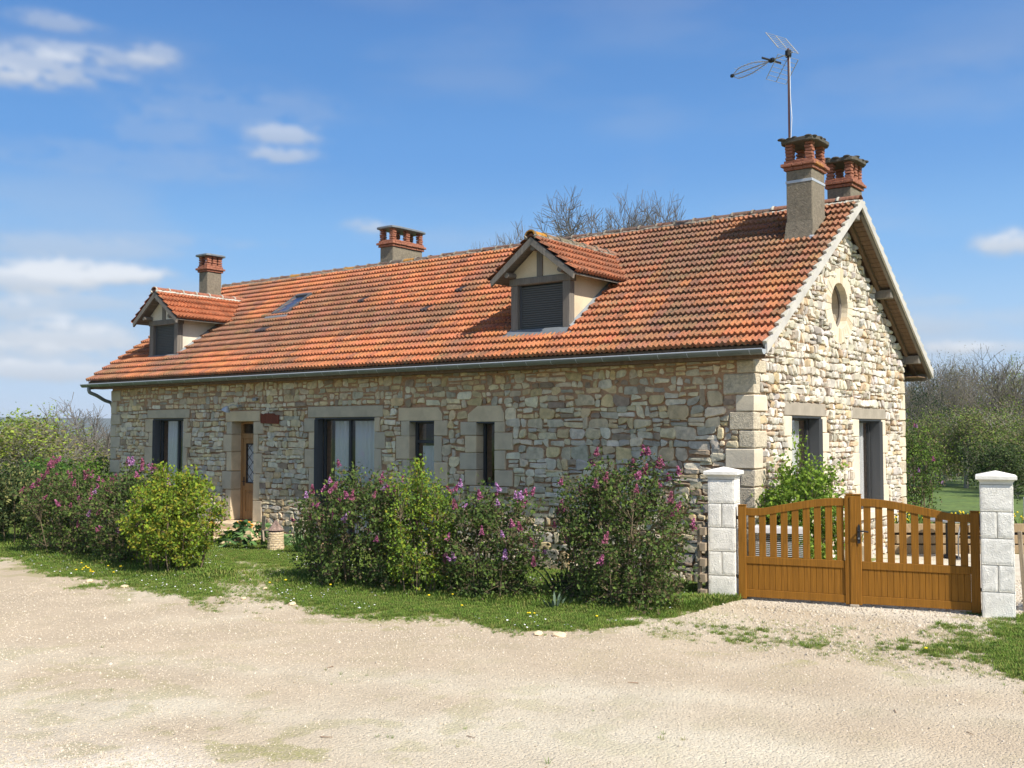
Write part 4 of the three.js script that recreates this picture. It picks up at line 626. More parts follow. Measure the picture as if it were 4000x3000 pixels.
{ // skylight
  const s = part('skylight', house), F = (x, t, h) => slopeFrame(x, t).multiply(new THREE.Matrix4().makeTranslation(0, 0, h)), x = -13.74, s0 = (EAVE_Z + 1.9) * Math.sqrt(1 + SLOPE * SLOPE), W = 0.58, L = 1.0;
  const loc = (g) => { g.applyMatrix4(slopeFrame(x, s0)); return g; };
  mesh('frame', [loc(box(0, 0.06, 0, L, 0, 0.11)), loc(box(W - 0.06, W, 0, L, 0, 0.11)), loc(box(0.06, W - 0.06, 0, 0.07, 0, 0.105)), loc(box(0.06, W - 0.06, L - 0.1, L, 0, 0.12))], M.shutterPanel, s);
  mesh('pane', loc(box(0.06, W - 0.06, 0.07, L - 0.1, 0.075, 0.085, 0.001)), M.glass, s); mesh('lining', loc(box(0.05, W - 0.05, 0.05, L - 0.05, -0.012, -0.004, 0.001)), M.shutterPanel, s);
  mesh('apron_flashing', loc(box(-0.12, W + 0.12, -0.19, 0.01, 0.062, 0.076, 0.003)), M.flashing, s);
}
// windows: grey frames set back in the stone, glass, net curtains, folded shutters in the reveal
function curtain(u0, u1, v0, v1, n, waves, seed) { const g = new THREE.PlaneGeometry(u1 - u0, v1 - v0, 40, 6), p = g.attributes.position; for (let i = 0; i < p.count; i++) { const t = p.getX(i); p.setZ(i, Math.sin(t * waves + seed) * 0.02 + Math.sin(t * waves * 2.3 + seed) * 0.008); } g.translate((u0 + u1) / 2, (v0 + v1) / 2, n); g.computeVertexNormals(); return g; }
function windowSet(o, face, { bars = [], rails = [], cur = [], shutterLeft = 0, shutterRight = 0, set = -0.2, name = 'window', fw = 0.06 }) {
  const w = part(name, house), [a, b, c, d] = o, place = (g) => { if (face === GABLE) g.rotateY(Math.PI / 2); return g; }, x0 = a + shutterLeft, x1 = b - shutterRight;
  const fr = [box(x0, x0 + fw, c, d, set - 0.06, set), box(x1 - fw, x1, c, d, set - 0.06, set), box(x0 + fw, x1 - fw, d - fw, d, set - 0.06, set - 0.001), box(x0 + fw, x1 - fw, c, c + fw, set - 0.06, set - 0.001)];
  for (const t of bars) fr.push(box(t - fw / 2, t + fw / 2, c + fw, d - fw, set - 0.062, set + 0.004)); for (const t of rails) fr.push(box(x0 + fw, x1 - fw, t - fw / 2, t + fw / 2, set - 0.062, set + 0.006));
  fr.forEach((g) => mesh('frame', place(g), M.dark, w));
  mesh('pane', place(box(x0 + fw * 0.5, x1 - fw * 0.5, c + fw * 0.5, d - fw * 0.5, set - 0.034, set - 0.028, 0.0005)), M.glass, w);
  cur.forEach(([u0, u1, v0, v1], i) => mesh('curtain', place(curtain(u0, u1, v0, v1, set - 0.09, 46, i + a)), M.curtain, w));
  const panels = (lo, hi, left) => { const n = 4, L = set - 0.004; for (let k = 0; k < n; k++) mesh('shutter_panel', place(box(lerp(lo, hi, k / n) + 0.002, lerp(lo, hi, (k + 1) / n) - 0.002, c + 0.01, d - 0.035, L + 0.004 * (k % 2), 0.028 - 0.01 * (left ? k : n - 1 - k), 0.004)), M.shutterPanel, w); };
  if (shutterLeft) panels(a + 0.004, a + shutterLeft - 0.006, true); if (shutterRight) panels(b - shutterRight + 0.006, b - 0.004, false);
  mesh('shutter_box', place(box(a, b, d - 0.03, d - 0.001, set + 0.004, 0.0, 0.003)), M.dark, w);
  return w;
}
const [w1, dr, w2, w3, w4] = OPEN_F;
windowSet(w1, FRONT, { shutterLeft: 0.07, set: -0.17, bars: [-15.12], cur: [[-15.68, -15.16, 1.0, 2.7], [-15.06, -14.72, 1.0, 2.7]] });
windowSet(w2, FRONT, { shutterLeft: 0.08, set: -0.17, bars: [-9.12], cur: [[-9.66, -9.16, 0.2, 2.66], [-9.06, -8.3, 0.2, 2.66]] });
windowSet(w3, FRONT, { rails: [2.24], cur: [[-7.12, -6.66, 0.5, 2.16]], set: -0.17 });
windowSet(w4, FRONT, { set: -0.2, fw: 0.05 });
windowSet(OPEN_G[0], GABLE, { shutterRight: 0.09, set: -0.2, cur: [[2.08, 2.5, 0.98, 2.62]] });
windowSet(OPEN_G[1], GABLE, { shutterRight: 0.09, set: -0.2, cur: [[5.4, 5.76, 0.95, 2.62]] });
{ // front door with transom, leaded pane and panel; lamp; name board
  const d = part('front_door', house), [a, b, c, e] = dr, s = -0.26;
  for (const g of [box(a, a + 0.07, c, e, s - 0.07, s), box(b - 0.07, b, c, e, s - 0.07, s), box(a + 0.07, b - 0.07, e - 0.05, e, s - 0.07, s - 0.001), box(a + 0.07, b - 0.07, 2.28, 2.40, s - 0.07, s + 0.006)]) mesh('frame', g, M.oak, d);
  mesh('transom_pane', box(a + 0.07, b - 0.07, 2.40, e - 0.05, s - 0.04, s - 0.034, 0.0005), M.glass, d);
  const l = a + 0.073, r = b - 0.073;
  for (const g of [box(l, l + 0.09, c + 0.01, 2.277, s - 0.06, s - 0.012), box(r - 0.09, r, c + 0.01, 2.277, s - 0.06, s - 0.012), box(l + 0.09, r - 0.09, 2.17, 2.277, s - 0.06, s - 0.013), box(l + 0.09, r - 0.09, 1.10, 1.26, s - 0.06, s - 0.006), box(l + 0.09, r - 0.09, c + 0.01, c + 0.2, s - 0.06, s - 0.013)]) mesh('door_stile', g, M.oak, d);
  mesh('door_panel', box(l + 0.09, r - 0.09, c + 0.2, 1.10, s - 0.05, s - 0.028), M.oak, d); mesh('door_panel_moulding', box(l + 0.12, r - 0.12, c + 0.25, 1.05, s - 0.03, s - 0.018, 0.008), M.oak, d);
  mesh('pane', box(l + 0.09, r - 0.09, 1.26, 2.17, s - 0.05, s - 0.044, 0.0005), M.glass, d); mesh('door_blind', box(l + 0.1, r - 0.1, 1.27, 2.16, s - 0.075, s - 0.07, 0.0005), M.curtain, d);
  const gr = [], gl = l + 0.09, grr = r - 0.09, wq = grr - gl, nz = s - 0.03; for (let k = 0; k < 4; k++) { const y0 = 1.3 + k * 0.22; for (const t of [0, 1]) { gr.push(stick([gl + t * wq / 2, y0, nz], [gl + (t + 1) * wq / 2, y0 + 0.22, nz], 0.006, 0.006, 5), stick([gl + (t + 1) * wq / 2, y0, nz], [gl + t * wq / 2, y0 + 0.22, nz], 0.006, 0.006, 5)); } } for (const y of [1.28, 2.15]) gr.push(stick([gl, y, nz], [grr, y, nz], 0.008, 0.008, 5)); for (const x of [gl + 0.012, grr - 0.012]) gr.push(stick([x, 1.27, nz], [x, 2.16, nz], 0.008, 0.008, 5));
  mesh('lattice_grille', gr, M.black, d); mesh('handle', [box(l + 0.03, l + 0.06, 1.2, 1.4, s - 0.012, s + 0.002), stick([l + 0.045, 1.3, s], [l + 0.045, 1.3, s + 0.05], 0.01, 0.01), stick([l + 0.045, 1.3, s + 0.05], [l + 0.15, 1.3, s + 0.05], 0.009, 0.009)], M.black, d);
  mesh('threshold', box(-12.95, -11.9, 0.28, 0.415, -0.3, 0.06, 0.012), M.dressedPale, d);
  const lamp = part('wall_lamp', house); mesh('bracket', [stick([-12.5, 3.02, 0.0], [-12.5, 3.02, 0.10], 0.035, 0.03, 10), rod([[-12.5, 3.02, 0.1], [-12.55, 3.05, 0.2], [-12.64, 3.0, 0.26]], 0.012)], M.alu, lamp); const sh = lathe([[0.02, 0.06], [0.03, 0.05], [0.085, -0.01], [0.10, -0.05], [0.095, -0.05], [0.03, 0.03]], 18); sh.rotateZ(-0.5); sh.translate(-12.66, 2.96, 0.28); mesh('shade', sh, M.zincPale, lamp); const bl = new THREE.SphereGeometry(0.035, 10, 8); bl.translate(-12.675, 2.93, 0.28); mesh('bulb', bl, M.whiteMetal, lamp);
  const nb = prism([[-11.74, 2.63], [-11.14, 2.61], [-11.13, 2.80], [-11.24, 2.80], [-11.3, 2.835], [-11.58, 2.845], [-11.66, 2.82], [-11.75, 2.845]], 0.02, 0.004); nb.translate(0, 0, 0.03); mesh('name_board', boxUV(plain(nb)), M.plaque, house);
  for (const [x, y, m2] of [[-11.95, 3.16, M.greyMetal]]) mesh('wall_fitting', box(x - 0.06, x + 0.06, y - 0.04, y + 0.04, 0.0, 0.09, 0.02), m2, house);
}

// ------------------------------------------------------------------ steps, gate, pillars and other things
{ const s = thing('stone_steps', 'three pale stone steps rising to the oak front door', 'steps', [-12.4, 0, 0.03]);
  mesh('step', box(-0.62, 0.62, -0.05, 0.135, 0.0, 1.02, 0.012, 0.003, 4), M.dressedPale, s); mesh('step', box(-0.6, 0.6, 0.136, 0.275, 0.0, 0.69, 0.012, 0.003, 5), M.dressedPale, s); mesh('step', box(-0.57, 0.57, 0.277, 0.40, 0.035, 0.37, 0.012, 0.003, 6), M.dressedPale, s); }
const GATE = V3(0.18, 0, 0.97), GT = 0.2423, gx = V3(Math.cos(GT), 0, -Math.sin(GT)), gz = V3(Math.sin(GT), 0, Math.cos(GT)), gate3 = (x, y, z) => GATE.clone().addScaledVector(gx, x).addScaledVector(gz, z).setY(y).toArray();
function leaf(right) {
  const g = thing('gate_leaf', right ? 'right leaf of brown slatted gate with black lever handle, half shaded by pillar' : 'left leaf of brown slatted gate beside trellis and white pillar', 'gate', gate3(right ? 1.602 : 0, 0, 0), GT, 'brown driveway gate');
  const W = 1.595, X = (x) => right ? W - x : x, H = (x) => { const t = clamp((x / W - 0.06) / 0.84, 0, 1); return 1.322 - 0.012 * Math.sin(Math.min(1, t * 3) * Math.PI) + 0.172 * (0.5 - 0.5 * Math.cos(Math.PI * t)); };
  const bx = (x0, x1, y0, y1, z0, z1, c = 0.004) => right ? box(W - x1, W - x0, y0, y1, z0, z1, c) : box(x0, x1, y0, y1, z0, z1, c);
  mesh('hinge_stile', bx(0, 0.115, 0.02, 1.355, -0.03, 0.03, 0.008), M.gate, g); mesh('stile_cap', bx(-0.006, 0.121, 1.356, 1.37, -0.036, 0.036, 0.004), M.gate, g);
  mesh('lock_stile', bx(W - 0.1, W, 0.03, 1.545, -0.03, 0.03, 0.008), M.gate, g); mesh('stile_cap', bx(W - 0.106, W + 0.004, 1.546, 1.56, -0.036, 0.036, 0.004), M.gate, g);
  if (right) mesh('cover_strip', bx(W - 0.03, W + 0.05, 0.03, 1.53, 0.032, 0.044, 0.004), M.gate, g); else mesh('cover_strip', bx(W - 0.112, W - 0.098, 0.03, 1.53, -0.02, 0.036, 0.003), M.gate, g);
  const sh = new THREE.Shape(), N = 22, a = 0.115, b = W - 0.1; for (let i = 0; i <= N; i++) { const x = lerp(a, b, i / N); if (i) sh.lineTo(X(x), H(x)); else sh.moveTo(X(x), H(x)); } for (let i = N; i >= 0; i--) { const x = lerp(a, b, i / N); sh.lineTo(X(x), H(x) - 0.10); }
  const tr = new THREE.ExtrudeGeometry(sh, { depth: 0.04, bevelEnabled: true, bevelSize: 0.003, bevelThickness: 0.003, bevelSegments: 1 }); tr.translate(0, 0, -0.02); mesh('top_rail', boxUV(plain(tr)), M.gate, g);
  mesh('middle_rail', bx(a, b, 0.525, 0.632, -0.022, 0.022, 0.005), M.gate, g); mesh('bottom_rail', bx(a, b, 0.05, 0.16, -0.022, 0.022, 0.005), M.gate, g);
  const n = 9, p = (b - a) / n; for (let i = 0; i < n; i++) { const x = a + (i + 0.5) * p; mesh('slat', bx(x - 0.047, x + 0.047, 0.632, H(x) - 0.09, -0.011, 0.011, 0.003), M.gate, g); }
  const q = 17, pb = (b - a) / q; for (let i = 0; i < q; i++) { const x = a + i * pb; mesh('panel_board', bx(x + 0.001, x + pb - 0.001, 0.16, 0.525, -0.008, 0.010, 0.005), M.gate, g); }
  mesh('panel_backing', bx(a + 0.002, b - 0.002, 0.161, 0.524, -0.014, -0.0085, 0.001), M.gate, g);
  for (const y of [0.3, 1.15]) mesh('hinge', bx(-0.05, 0.02, y, y + 0.05, -0.05, -0.031, 0.004), M.dark, g);
  if (right) { const hx = 0.07; const h = mesh('handle_plate', prism([[hx - 0.02, 0.88], [hx + 0.02, 0.88], [hx + 0.024, 0.94], [hx + 0.018, 1.12], [hx, 1.15], [hx - 0.018, 1.12], [hx - 0.024, 0.94]], 0.006), M.black, g); h.position.z = 0.046; mesh('lever', [stick([hx, 1.05, 0.05], [hx, 1.05, 0.10], 0.012, 0.011, 8), rod([[hx, 1.05, 0.10], [hx + 0.06, 1.055, 0.105], [hx + 0.13, 1.045, 0.10]], 0.011, 8)], M.black, g); mesh('lock_cylinder', stick([hx, 0.95, 0.05], [hx, 0.95, 0.062], 0.013, 0.013, 10), M.alu, g); }
  return g;
}
leaf(false); leaf(true);
{ const st = mesh(numbered('gate_stop'), box(-0.06, 0.06, 0, 0.035, -0.04, 0.05, 0.008), M.concrete, scene); st.position.set(...gate3(1.6, 0.004, 0.02)); st.rotation.y = GT; tag(st, 'small concrete stop block on gravel under the meeting gate leaves', 'gate stop'); }
function pillar(gxPos, label, seed) {
  const p = thing('gate_pillar', label, 'pillar', gate3(gxPos, 0, seed === 5 ? -0.14 : 0.02), GT, 'white reconstituted stone gate pillars'), w = 0.395, h = 0.347, R = rngOf(seed);
  const block = (x0, x1, y0, y1) => {
    const g = new THREE.BoxGeometry(x1 - x0, y1 - y0, w, 18, 14, 18), q = g.attributes.position, nn = g.attributes.normal, hw = (x1 - x0) / 2, hh = (y1 - y0) / 2, s = Math.floor(R() * 999);
    for (let i = 0; i < q.count; i++) { const x = q.getX(i), y = q.getY(i), z = q.getZ(i), e = Math.min(Math.abs(nn.getX(i)) > 0.5 ? Math.min(hh - Math.abs(y), w / 2 - Math.abs(z)) : Math.abs(nn.getZ(i)) > 0.5 ? Math.min(hw - Math.abs(x), hh - Math.abs(y)) : 9, 0.02) / 0.02; const rel = Math.abs(fbm((x + z) * 19 + s, y * 19 + s, 7, 3) - 0.5) * 0.012 * e; q.setXYZ(i, x + nn.getX(i) * (rel - 0.008 * (1 - e)), y, z + nn.getZ(i) * (rel - 0.008 * (1 - e))); }
    g.translate((x0 + x1) / 2, (y0 + y1) / 2, 0); g.computeVertexNormals(); return mesh('block', boxUV(plain(g), R() * 3), M.pillar, p);
  };
  for (let k = 0; k < 5; k++) { const y0 = k * h - (k ? 0 : 0.05), y1 = (k + 1) * h - 0.006; if (k % 2) { block(-w / 2, -0.003, y0, y1); block(0.003, w / 2, y0, y1); } else block(-w / 2, w / 2, y0, y1); }
  mesh('joint', box(-w / 2 + 0.012, w / 2 - 0.012, 0.01, 5 * h, -w / 2 + 0.012, w / 2 - 0.012, 0.003), M.concrete, p);
  const c = [], y = 5 * h; const ring = [[w / 2 - 0.002, y], [w / 2 + 0.004, y + 0.03], [w / 2 + 0.018, y + 0.052], [w / 2 + 0.024, y + 0.056], [w / 2 + 0.044, y + 0.06], [w / 2 + 0.05, y + 0.066], [w / 2 + 0.05, y + 0.108], [w / 2 + 0.043, y + 0.115], [0.004, y + 0.175]];
  const cap = lathe(ring.map(([r, yy]) => [r * Math.SQRT2, yy]), 4); cap.rotateY(Math.PI / 4); const cp = plain(cap); cp.computeVertexNormals(); mesh('cap', boxUV(cp), M.pillarCap, p);
  return p;
}
pillar(-0.235, 'white textured stone pillar between wooden trellis and left gate leaf', 5);
pillar(3.405, 'white textured stone pillar beside mailbox and right gate leaf', 6);
{ const t = thing('wooden_pallet', 'greyed wooden pallet standing on edge beside white pillar', 'pallet', gate3(-0.54, 0, 0.06), GT - 0.05);
  for (const z of [-0.03, -0.45, -0.85]) mesh('bearer', box(-0.05, -0.005, 0.004, 1.06, z - 0.045, z + 0.045, 0.004), M.greyWood, t);
  for (let i = 0; i < 5; i++) mesh('board', box(-0.003, 0.085, 0.012 + i * 0.225, 0.125 + i * 0.225, -0.9, 0.06, 0.004, 0.003, i + 3), M.greyWood, t); }
{ // television aerial
  const a = thing('television_aerial', 'rusty mast with grid television aerial fixed behind the tall chimney', 'aerial', [-0.66, 7.0, -3.12]); mesh('mast', stick([0, -0.75, 0], [0, 2.52, 0], 0.022, 0.02, 8), M.rust, a); mesh('mast_clamp', [box(-0.02, 0.14, -0.1, -0.04, -0.03, 0.03), box(-0.02, 0.14, 0.2, 0.26, -0.03, 0.03)], M.alu, a);
  mesh('cable', rod([[0.03, 2.4, 0.01], [0.035, 1.6, 0.012], [0.06, 1.2, 0.02], [0.03, 0.8, 0.01], [0.03, 0.0, 0.01]], 0.009, 5), M.whiteMetal, a);
  const h = part('aerial_head', a); h.position.set(0, 2.42, 0); h.rotation.y = Math.PI - 0.33; h.rotation.order = 'YXZ';
  mesh('boom', [stick([-0.12, 0, 0], [1.4, 0, 0], 0.011, 0.011), rod([[0.45, 0, 0.0], [0.9, 0.10, 0], [1.25, 0.10, 0], [1.42, 0, 0]], 0.009), rod([[0.45, 0, 0], [0.9, -0.10, 0], [1.25, -0.10, 0], [1.42, 0, 0]], 0.009)], M.alu, h);
  const el = []; for (let i = 0; i < 9; i++) for (const y of [0.09, -0.09, 0]) if (i > 1 || y) el.push(stick([0.6 + i * 0.085, y * Math.sin(Math.min(1, (i + 1) / 4) * 1.5), -0.085], [0.6 + i * 0.085, y * Math.sin(Math.min(1, (i + 1) / 4) * 1.5), 0.085], 0.004, 0.004, 4)); mesh('directors', el, M.alu, h);
  mesh('dipole', [box(0.34, 0.46, -0.035, 0.035, -0.04, 0.04, 0.01), box(0.40, 0.42, -0.02, 0.02, -0.26, 0.26, 0.006), box(1.38, 1.46, -0.03, 0.03, -0.03, 0.03, 0.012), box(-0.05, 0.05, -0.07, 0.07, -0.05, 0.05, 0.02)], M.black, h);
  for (const s of [1, -1]) { const rf = []; for (let k = 0; k < 7; k++) { const t = k / 6, x = lerp(0.0, 0.30, t), y = s * lerp(0.06, 0.44, t); rf.push(stick([x, y, -0.27], [x, y, 0.27], 0.005, 0.005, 4)); } for (const z of [-0.27, 0, 0.27]) rf.push(stick([0.0, s * 0.06, z], [0.30, s * 0.44, z], z ? 0.011 : 0.008, 0.009, 4)); mesh('reflector', rf, M.alu, h); }
}
{ const w = thing('toy_windmill', 'small whitewashed stone windmill ornament with wooden sails on the lawn', 'garden ornament', [-10.1, 0, 0.95], 0.35);
  mesh('tower', boxUV(plain(lathe([[0, 0], [0.165, 0], [0.16, 0.1], [0.145, 0.36], [0.142, 0.40], [0, 0.40]], 22))), std({ color: lin(0.66, 0.60, 0.52), map: rep(grain, 4), bumpMap: rep(squiggle, 3), bumpScale: 0.02 }), w);
  const R = rngOf(3), br = []; for (let r = 0; r < 8; r++) for (let k = 0; k < 12; k++) { const a = (k + (r % 2) / 2) / 12 * Math.PI * 2, rad = lerp(0.162, 0.146, r / 8) ; const g = chamferBox(0.072, 0.04, 0.02, 0.006, 0.004, r * 12 + k); g.translate(0, 0, rad); g.rotateY(a); g.translate(0, 0.03 + r * 0.047, 0); br.push(boxUV(g)); } mesh('tower_stones', br, M.dressedPale, w).userData.kind = 'stuff';
  mesh('roof', boxUV(plain(lathe([[0.0, 0.62], [0.02, 0.61], [0.08, 0.53], [0.165, 0.42], [0.16, 0.405], [0, 0.41]], 22))), std({ color: lin(0.52, 0.36, 0.29), map: rep(grain, 4), bumpMap: rep(squiggle, 3), bumpScale: 0.02 }), w);
  mesh('hub', stick([-0.1, 0.42, 0.08], [-0.2, 0.42, 0.14], 0.02, 0.02, 8), M.oldWood, w); for (let k = 0; k < 4; k++) { const a = k * Math.PI / 2 + 0.55, d = V3(Math.sin(a) * 0.55, Math.cos(a), Math.sin(a) * 0.8).normalize(), s = V3(-0.21, 0.42, 0.145); mesh('sail', bar(s, s.clone().addScaledVector(d, 0.36), 0.012, k % 2 ? 0.03 : 0.075, 0.003, V3(-0.8, 0.1, 0.55)), k % 2 ? M.greyWood : M.oldWood, w); } }
{ const a = thing('clothes_airer', 'white metal clothes airer standing behind left gate leaf', 'clothes airer', gate3(0.52, 0, -0.62), GT + 0.1), rods = []; for (let i = 0; i < 15; i++) rods.push(stick([-0.38, 0.50 + i * 0.028, 0.06 - i * 0.002], [0.36, 0.50 + i * 0.028, 0.06 - i * 0.002], 0.005, 0.005, 5)); rods.forEach((g) => mesh('rung', g, M.whiteMetal, a));
  mesh('top_tray', [box(-0.4, 0.34, 1.0, 1.012, -0.3, 0.1, 0.003), box(-0.4, 0.34, 0.92, 1.0, 0.095, 0.105, 0.003)], M.whiteMetal, a); for (const s of [-1, 1]) for (const q of [-1, 1]) mesh('leg', rod([[s * 0.40 - 0.02, 1.02, q * 0.02 - 0.1], [s * 0.40 - 0.02, 0.5, q * 0.16 - 0.1], [s * 0.40 - 0.02, 0, q * 0.3 - 0.1]], 0.011, 6), M.whiteMetal, a); }
{ const p = thing('stone_planter', 'pale square planter with yellowing strap leaves below gable window', 'planter', [0.34, 0, -3.55], 0.1); const g = new THREE.CylinderGeometry(0.3, 0.24, 0.42, 4, 1, false); g.rotateY(Math.PI / 4); g.translate(0, 0.21, 0); const q = plain(g); q.computeVertexNormals(); mesh('pot', boxUV(q), M.dressedGrey, p); const R = rngOf(12), lv = []; for (let i = 0; i < 26; i++) { const a = R() * 6.28, h = 0.15 + R() * 0.28, o = 0.05 + R() * 0.2; lv.push(bladeGeo(V3(Math.cos(a) * 0.06, 0.42, Math.sin(a) * 0.06), V3(Math.cos(a) * o, 0.42 + h, Math.sin(a) * o), 0.012)); } mesh('leaves', lv, std({ color: lin(0.30, 0.30, 0.11) }), p).userData.kind = 'stuff'; }
function bladeGeo(a, b, w) { const m = new MB(), d = b.clone().sub(a), s = V3(d.z, 0, -d.x); if (s.lengthSq() < 1e-6) s.set(1, 0, 0); s.normalize().multiplyScalar(w); const c = a.clone().lerp(b, 0.6).add(V3(0, d.length() * 0.10, 0)), A = a.clone().add(s), B = a.clone().sub(s), C = c.clone().add(s), D = c.clone().sub(s); m.quad(A.toArray(), B.toArray(), D.toArray(), C.toArray()).tri(C.toArray(), D.toArray(), b.toArray()); return m.geo(false); }
{ const s = thing('sleeper_bed', 'raised flower bed edged with stacked timber sleepers behind the gate', 'raised bed', [0.15, 0, -6.15], 0.66); for (let i = 0; i < 3; i++) for (let k = 0; k < 2; k++) mesh('sleeper', box(k * 1.5 + (i % 2 ? 0.05 : 0), k * 1.5 + 1.48 + (i % 2 ? 0.05 : 0), 0.005 + i * 0.2 + (i === 2 ? 0.02 : 0), 0.175 + i * 0.2 + (i === 2 ? 0.02 : 0), -0.12, 0.02 - 0.01 * i, 0.01, 0.006, i * 3 + k), M.sleeper, s); mesh('soil', box(0.03, 3.0, 0.01, 0.5, -1.1, -0.13, 0.02), std({ color: lin(0.08, 0.06, 0.04) }), s);
  const R = rngOf(9), lv = [], fl = []; for (let i = 0; i < 420; i++) { const x = R() * 2.9, z = -0.15 - R() * 0.8, a = R() * 6.28, h = 0.1 + R() * 0.22; lv.push(bladeGeo(V3(x, 0.5, z), V3(x + Math.cos(a) * 0.08, 0.5 + h, z + Math.sin(a) * 0.08), 0.012)); if (R() < 0.3) { const g = new THREE.IcosahedronGeometry(0.022, 0); g.translate(x + Math.cos(a) * 0.08, 0.5 + h, z + Math.sin(a) * 0.08); fl.push(g); } } mesh('leaves', lv, std({ color: lin(0.13, 0.20, 0.035) }), s).userData.kind = 'stuff'; mesh('flowers', fl, std({ color: lin(0.75, 0.58, 0.03) }), s).userData.kind = 'stuff'; }
{ const t = thing('bistro_table', 'round grey garden table on a dark pedestal before timber sleepers', 'table', [1.18, 0, -6.2]); const top = new THREE.CylinderGeometry(0.42, 0.42, 0.03, 28); top.translate(0, 0.72, 0); mesh('tabletop', top, M.greyMetal, t); mesh('pedestal', stick([0, 0.03, 0], [0, 0.7, 0], 0.05, 0.05, 10), M.black, t); mesh('base', boxUV(plain(lathe([[0, 0.08], [0.06, 0.07], [0.2, 0.03], [0.21, 0], [0, 0]], 20))), M.black, t); }
{ const c = thing('garden_chair', 'grey tubular metal garden chair beside the round table', 'chair', [1.72, 0, -6.0], -0.5); for (const s of [-1, 1]) { mesh('leg', rod([[s * 0.22, 0, 0.2], [s * 0.22, 0.42, 0.2], [s * 0.22, 0.66, 0.14]], 0.014), M.greyMetal, c); mesh('leg', rod([[s * 0.22, 0, -0.24], [s * 0.22, 0.45, -0.16], [s * 0.22, 0.86, -0.24]], 0.014), M.greyMetal, c); mesh('armrest', rod([[s * 0.22, 0.66, 0.14], [s * 0.22, 0.66, -0.19]], 0.014), M.greyMetal, c); } mesh('seat', box(-0.21, 0.21, 0.42, 0.45, -0.18, 0.2, 0.01), M.black, c); mesh('backrest', box(-0.21, 0.21, 0.55, 0.85, -0.225, -0.205, 0.006), M.black, c); }
{ const p = thing('flower_pot', 'purple flower pot with yellow pansies on the timber sleepers', 'flower pot', [1.93, 0.60, -7.55]); mesh('pot', lathe([[0, 0], [0.09, 0], [0.13, 0.17], [0.14, 0.17], [0.14, 0.2], [0.12, 0.2], [0.11, 0.16], [0, 0.16]], 18), std({ color: lin(0.14, 0.03, 0.06), roughness: 0.5 }), p); const R = rngOf(3), f = [], l = []; for (let i = 0; i < 26; i++) { const g = new THREE.IcosahedronGeometry(0.03, 0); g.scale(1, 0.5, 1); g.translate((R() - 0.5) * 0.26, 0.22 + R() * 0.1, (R() - 0.5) * 0.26); (i % 2 ? f : l).push(g); } mesh('flowers', f, std({ color: lin(0.8, 0.62, 0.03) }), p).userData.kind = 'stuff'; mesh('leaves', l, std({ color: lin(0.06, 0.12, 0.03) }), p).userData.kind = 'stuff'; }
{ const b = thing('mailbox', 'white and grey mailbox on a post beside the white pillar', 'mailbox', gate3(3.98, 0, -0.42), GT - 0.5); mesh('post', box(-0.1, 0.06, 0, 1.17, -0.12, -0.04, 0.006), M.greyMetal, b); mesh('case', box(-0.2, 0.2, 1.17, 1.56, -0.19, 0.14, 0.02), M.whiteMetal, b); mesh('door', box(-0.19, 0.19, 1.19, 1.54, 0.141, 0.155, 0.006), M.zincPale, b); mesh('slot_flap', box(-0.13, 0.13, 1.44, 1.49, 0.156, 0.166, 0.004), M.whiteMetal, b); mesh('name_plate', box(-0.12, 0.0, 1.33, 1.37, 0.156, 0.161, 0.002), M.plaque, b); }
{ const s = mesh(numbered('wooden_stake'), box(-0.025, 0.025, -0.05, 1.1, -0.025, 0.025, 0.004), M.greyWood, scene); s.position.set(...gate3(3.74, 0, -0.25)); s.rotation.z = 0.05; tag(s, 'leaning wooden stake behind the white pillar with mailbox', 'stake'); }
{ const p = thing('pansy_pot', 'orange and dark red pansies in a pot beside the stone steps', 'flower pot', [-11.62, 0, 0.55]); mesh('pot', lathe([[0, 0], [0.1, 0], [0.14, 0.3], [0.15, 0.34], [0.12, 0.34], [0, 0.3]], 18), M.dressedPale, p); const R = rngOf(31), f = [[], [], []]; for (let i = 0; i < 60; i++) { const g = new THREE.IcosahedronGeometry(0.028 + R() * 0.012, 0); g.scale(1, 0.7, 1); const a = R() * 6.28, r = R() * 0.19; g.translate(Math.cos(a) * r, 0.36 + R() * 0.14, Math.sin(a) * r); f[i % 3].push(g); } mesh('flowers', f[0], std({ color: lin(0.75, 0.33, 0.02) }), p).userData.kind = 'stuff'; mesh('flowers', f[1], std({ color: lin(0.20, 0.02, 0.015) }), p).userData.kind = 'stuff'; mesh('leaves', f[2], std({ color: lin(0.06, 0.12, 0.03) }), p).userData.kind = 'stuff'; }
{ const p = thing('glazed_pot', 'small yellow glazed pot on the edge of the stone steps', 'pot', [-12.93, 0.276, 0.52]); mesh('pot', lathe([[0, 0], [0.07, 0], [0.12, 0.06], [0.125, 0.12], [0.10, 0.15], [0.09, 0.14], [0, 0.12]], 18), std({ color: lin(0.45, 0.24, 0.03), roughness: 0.35 }), p); }

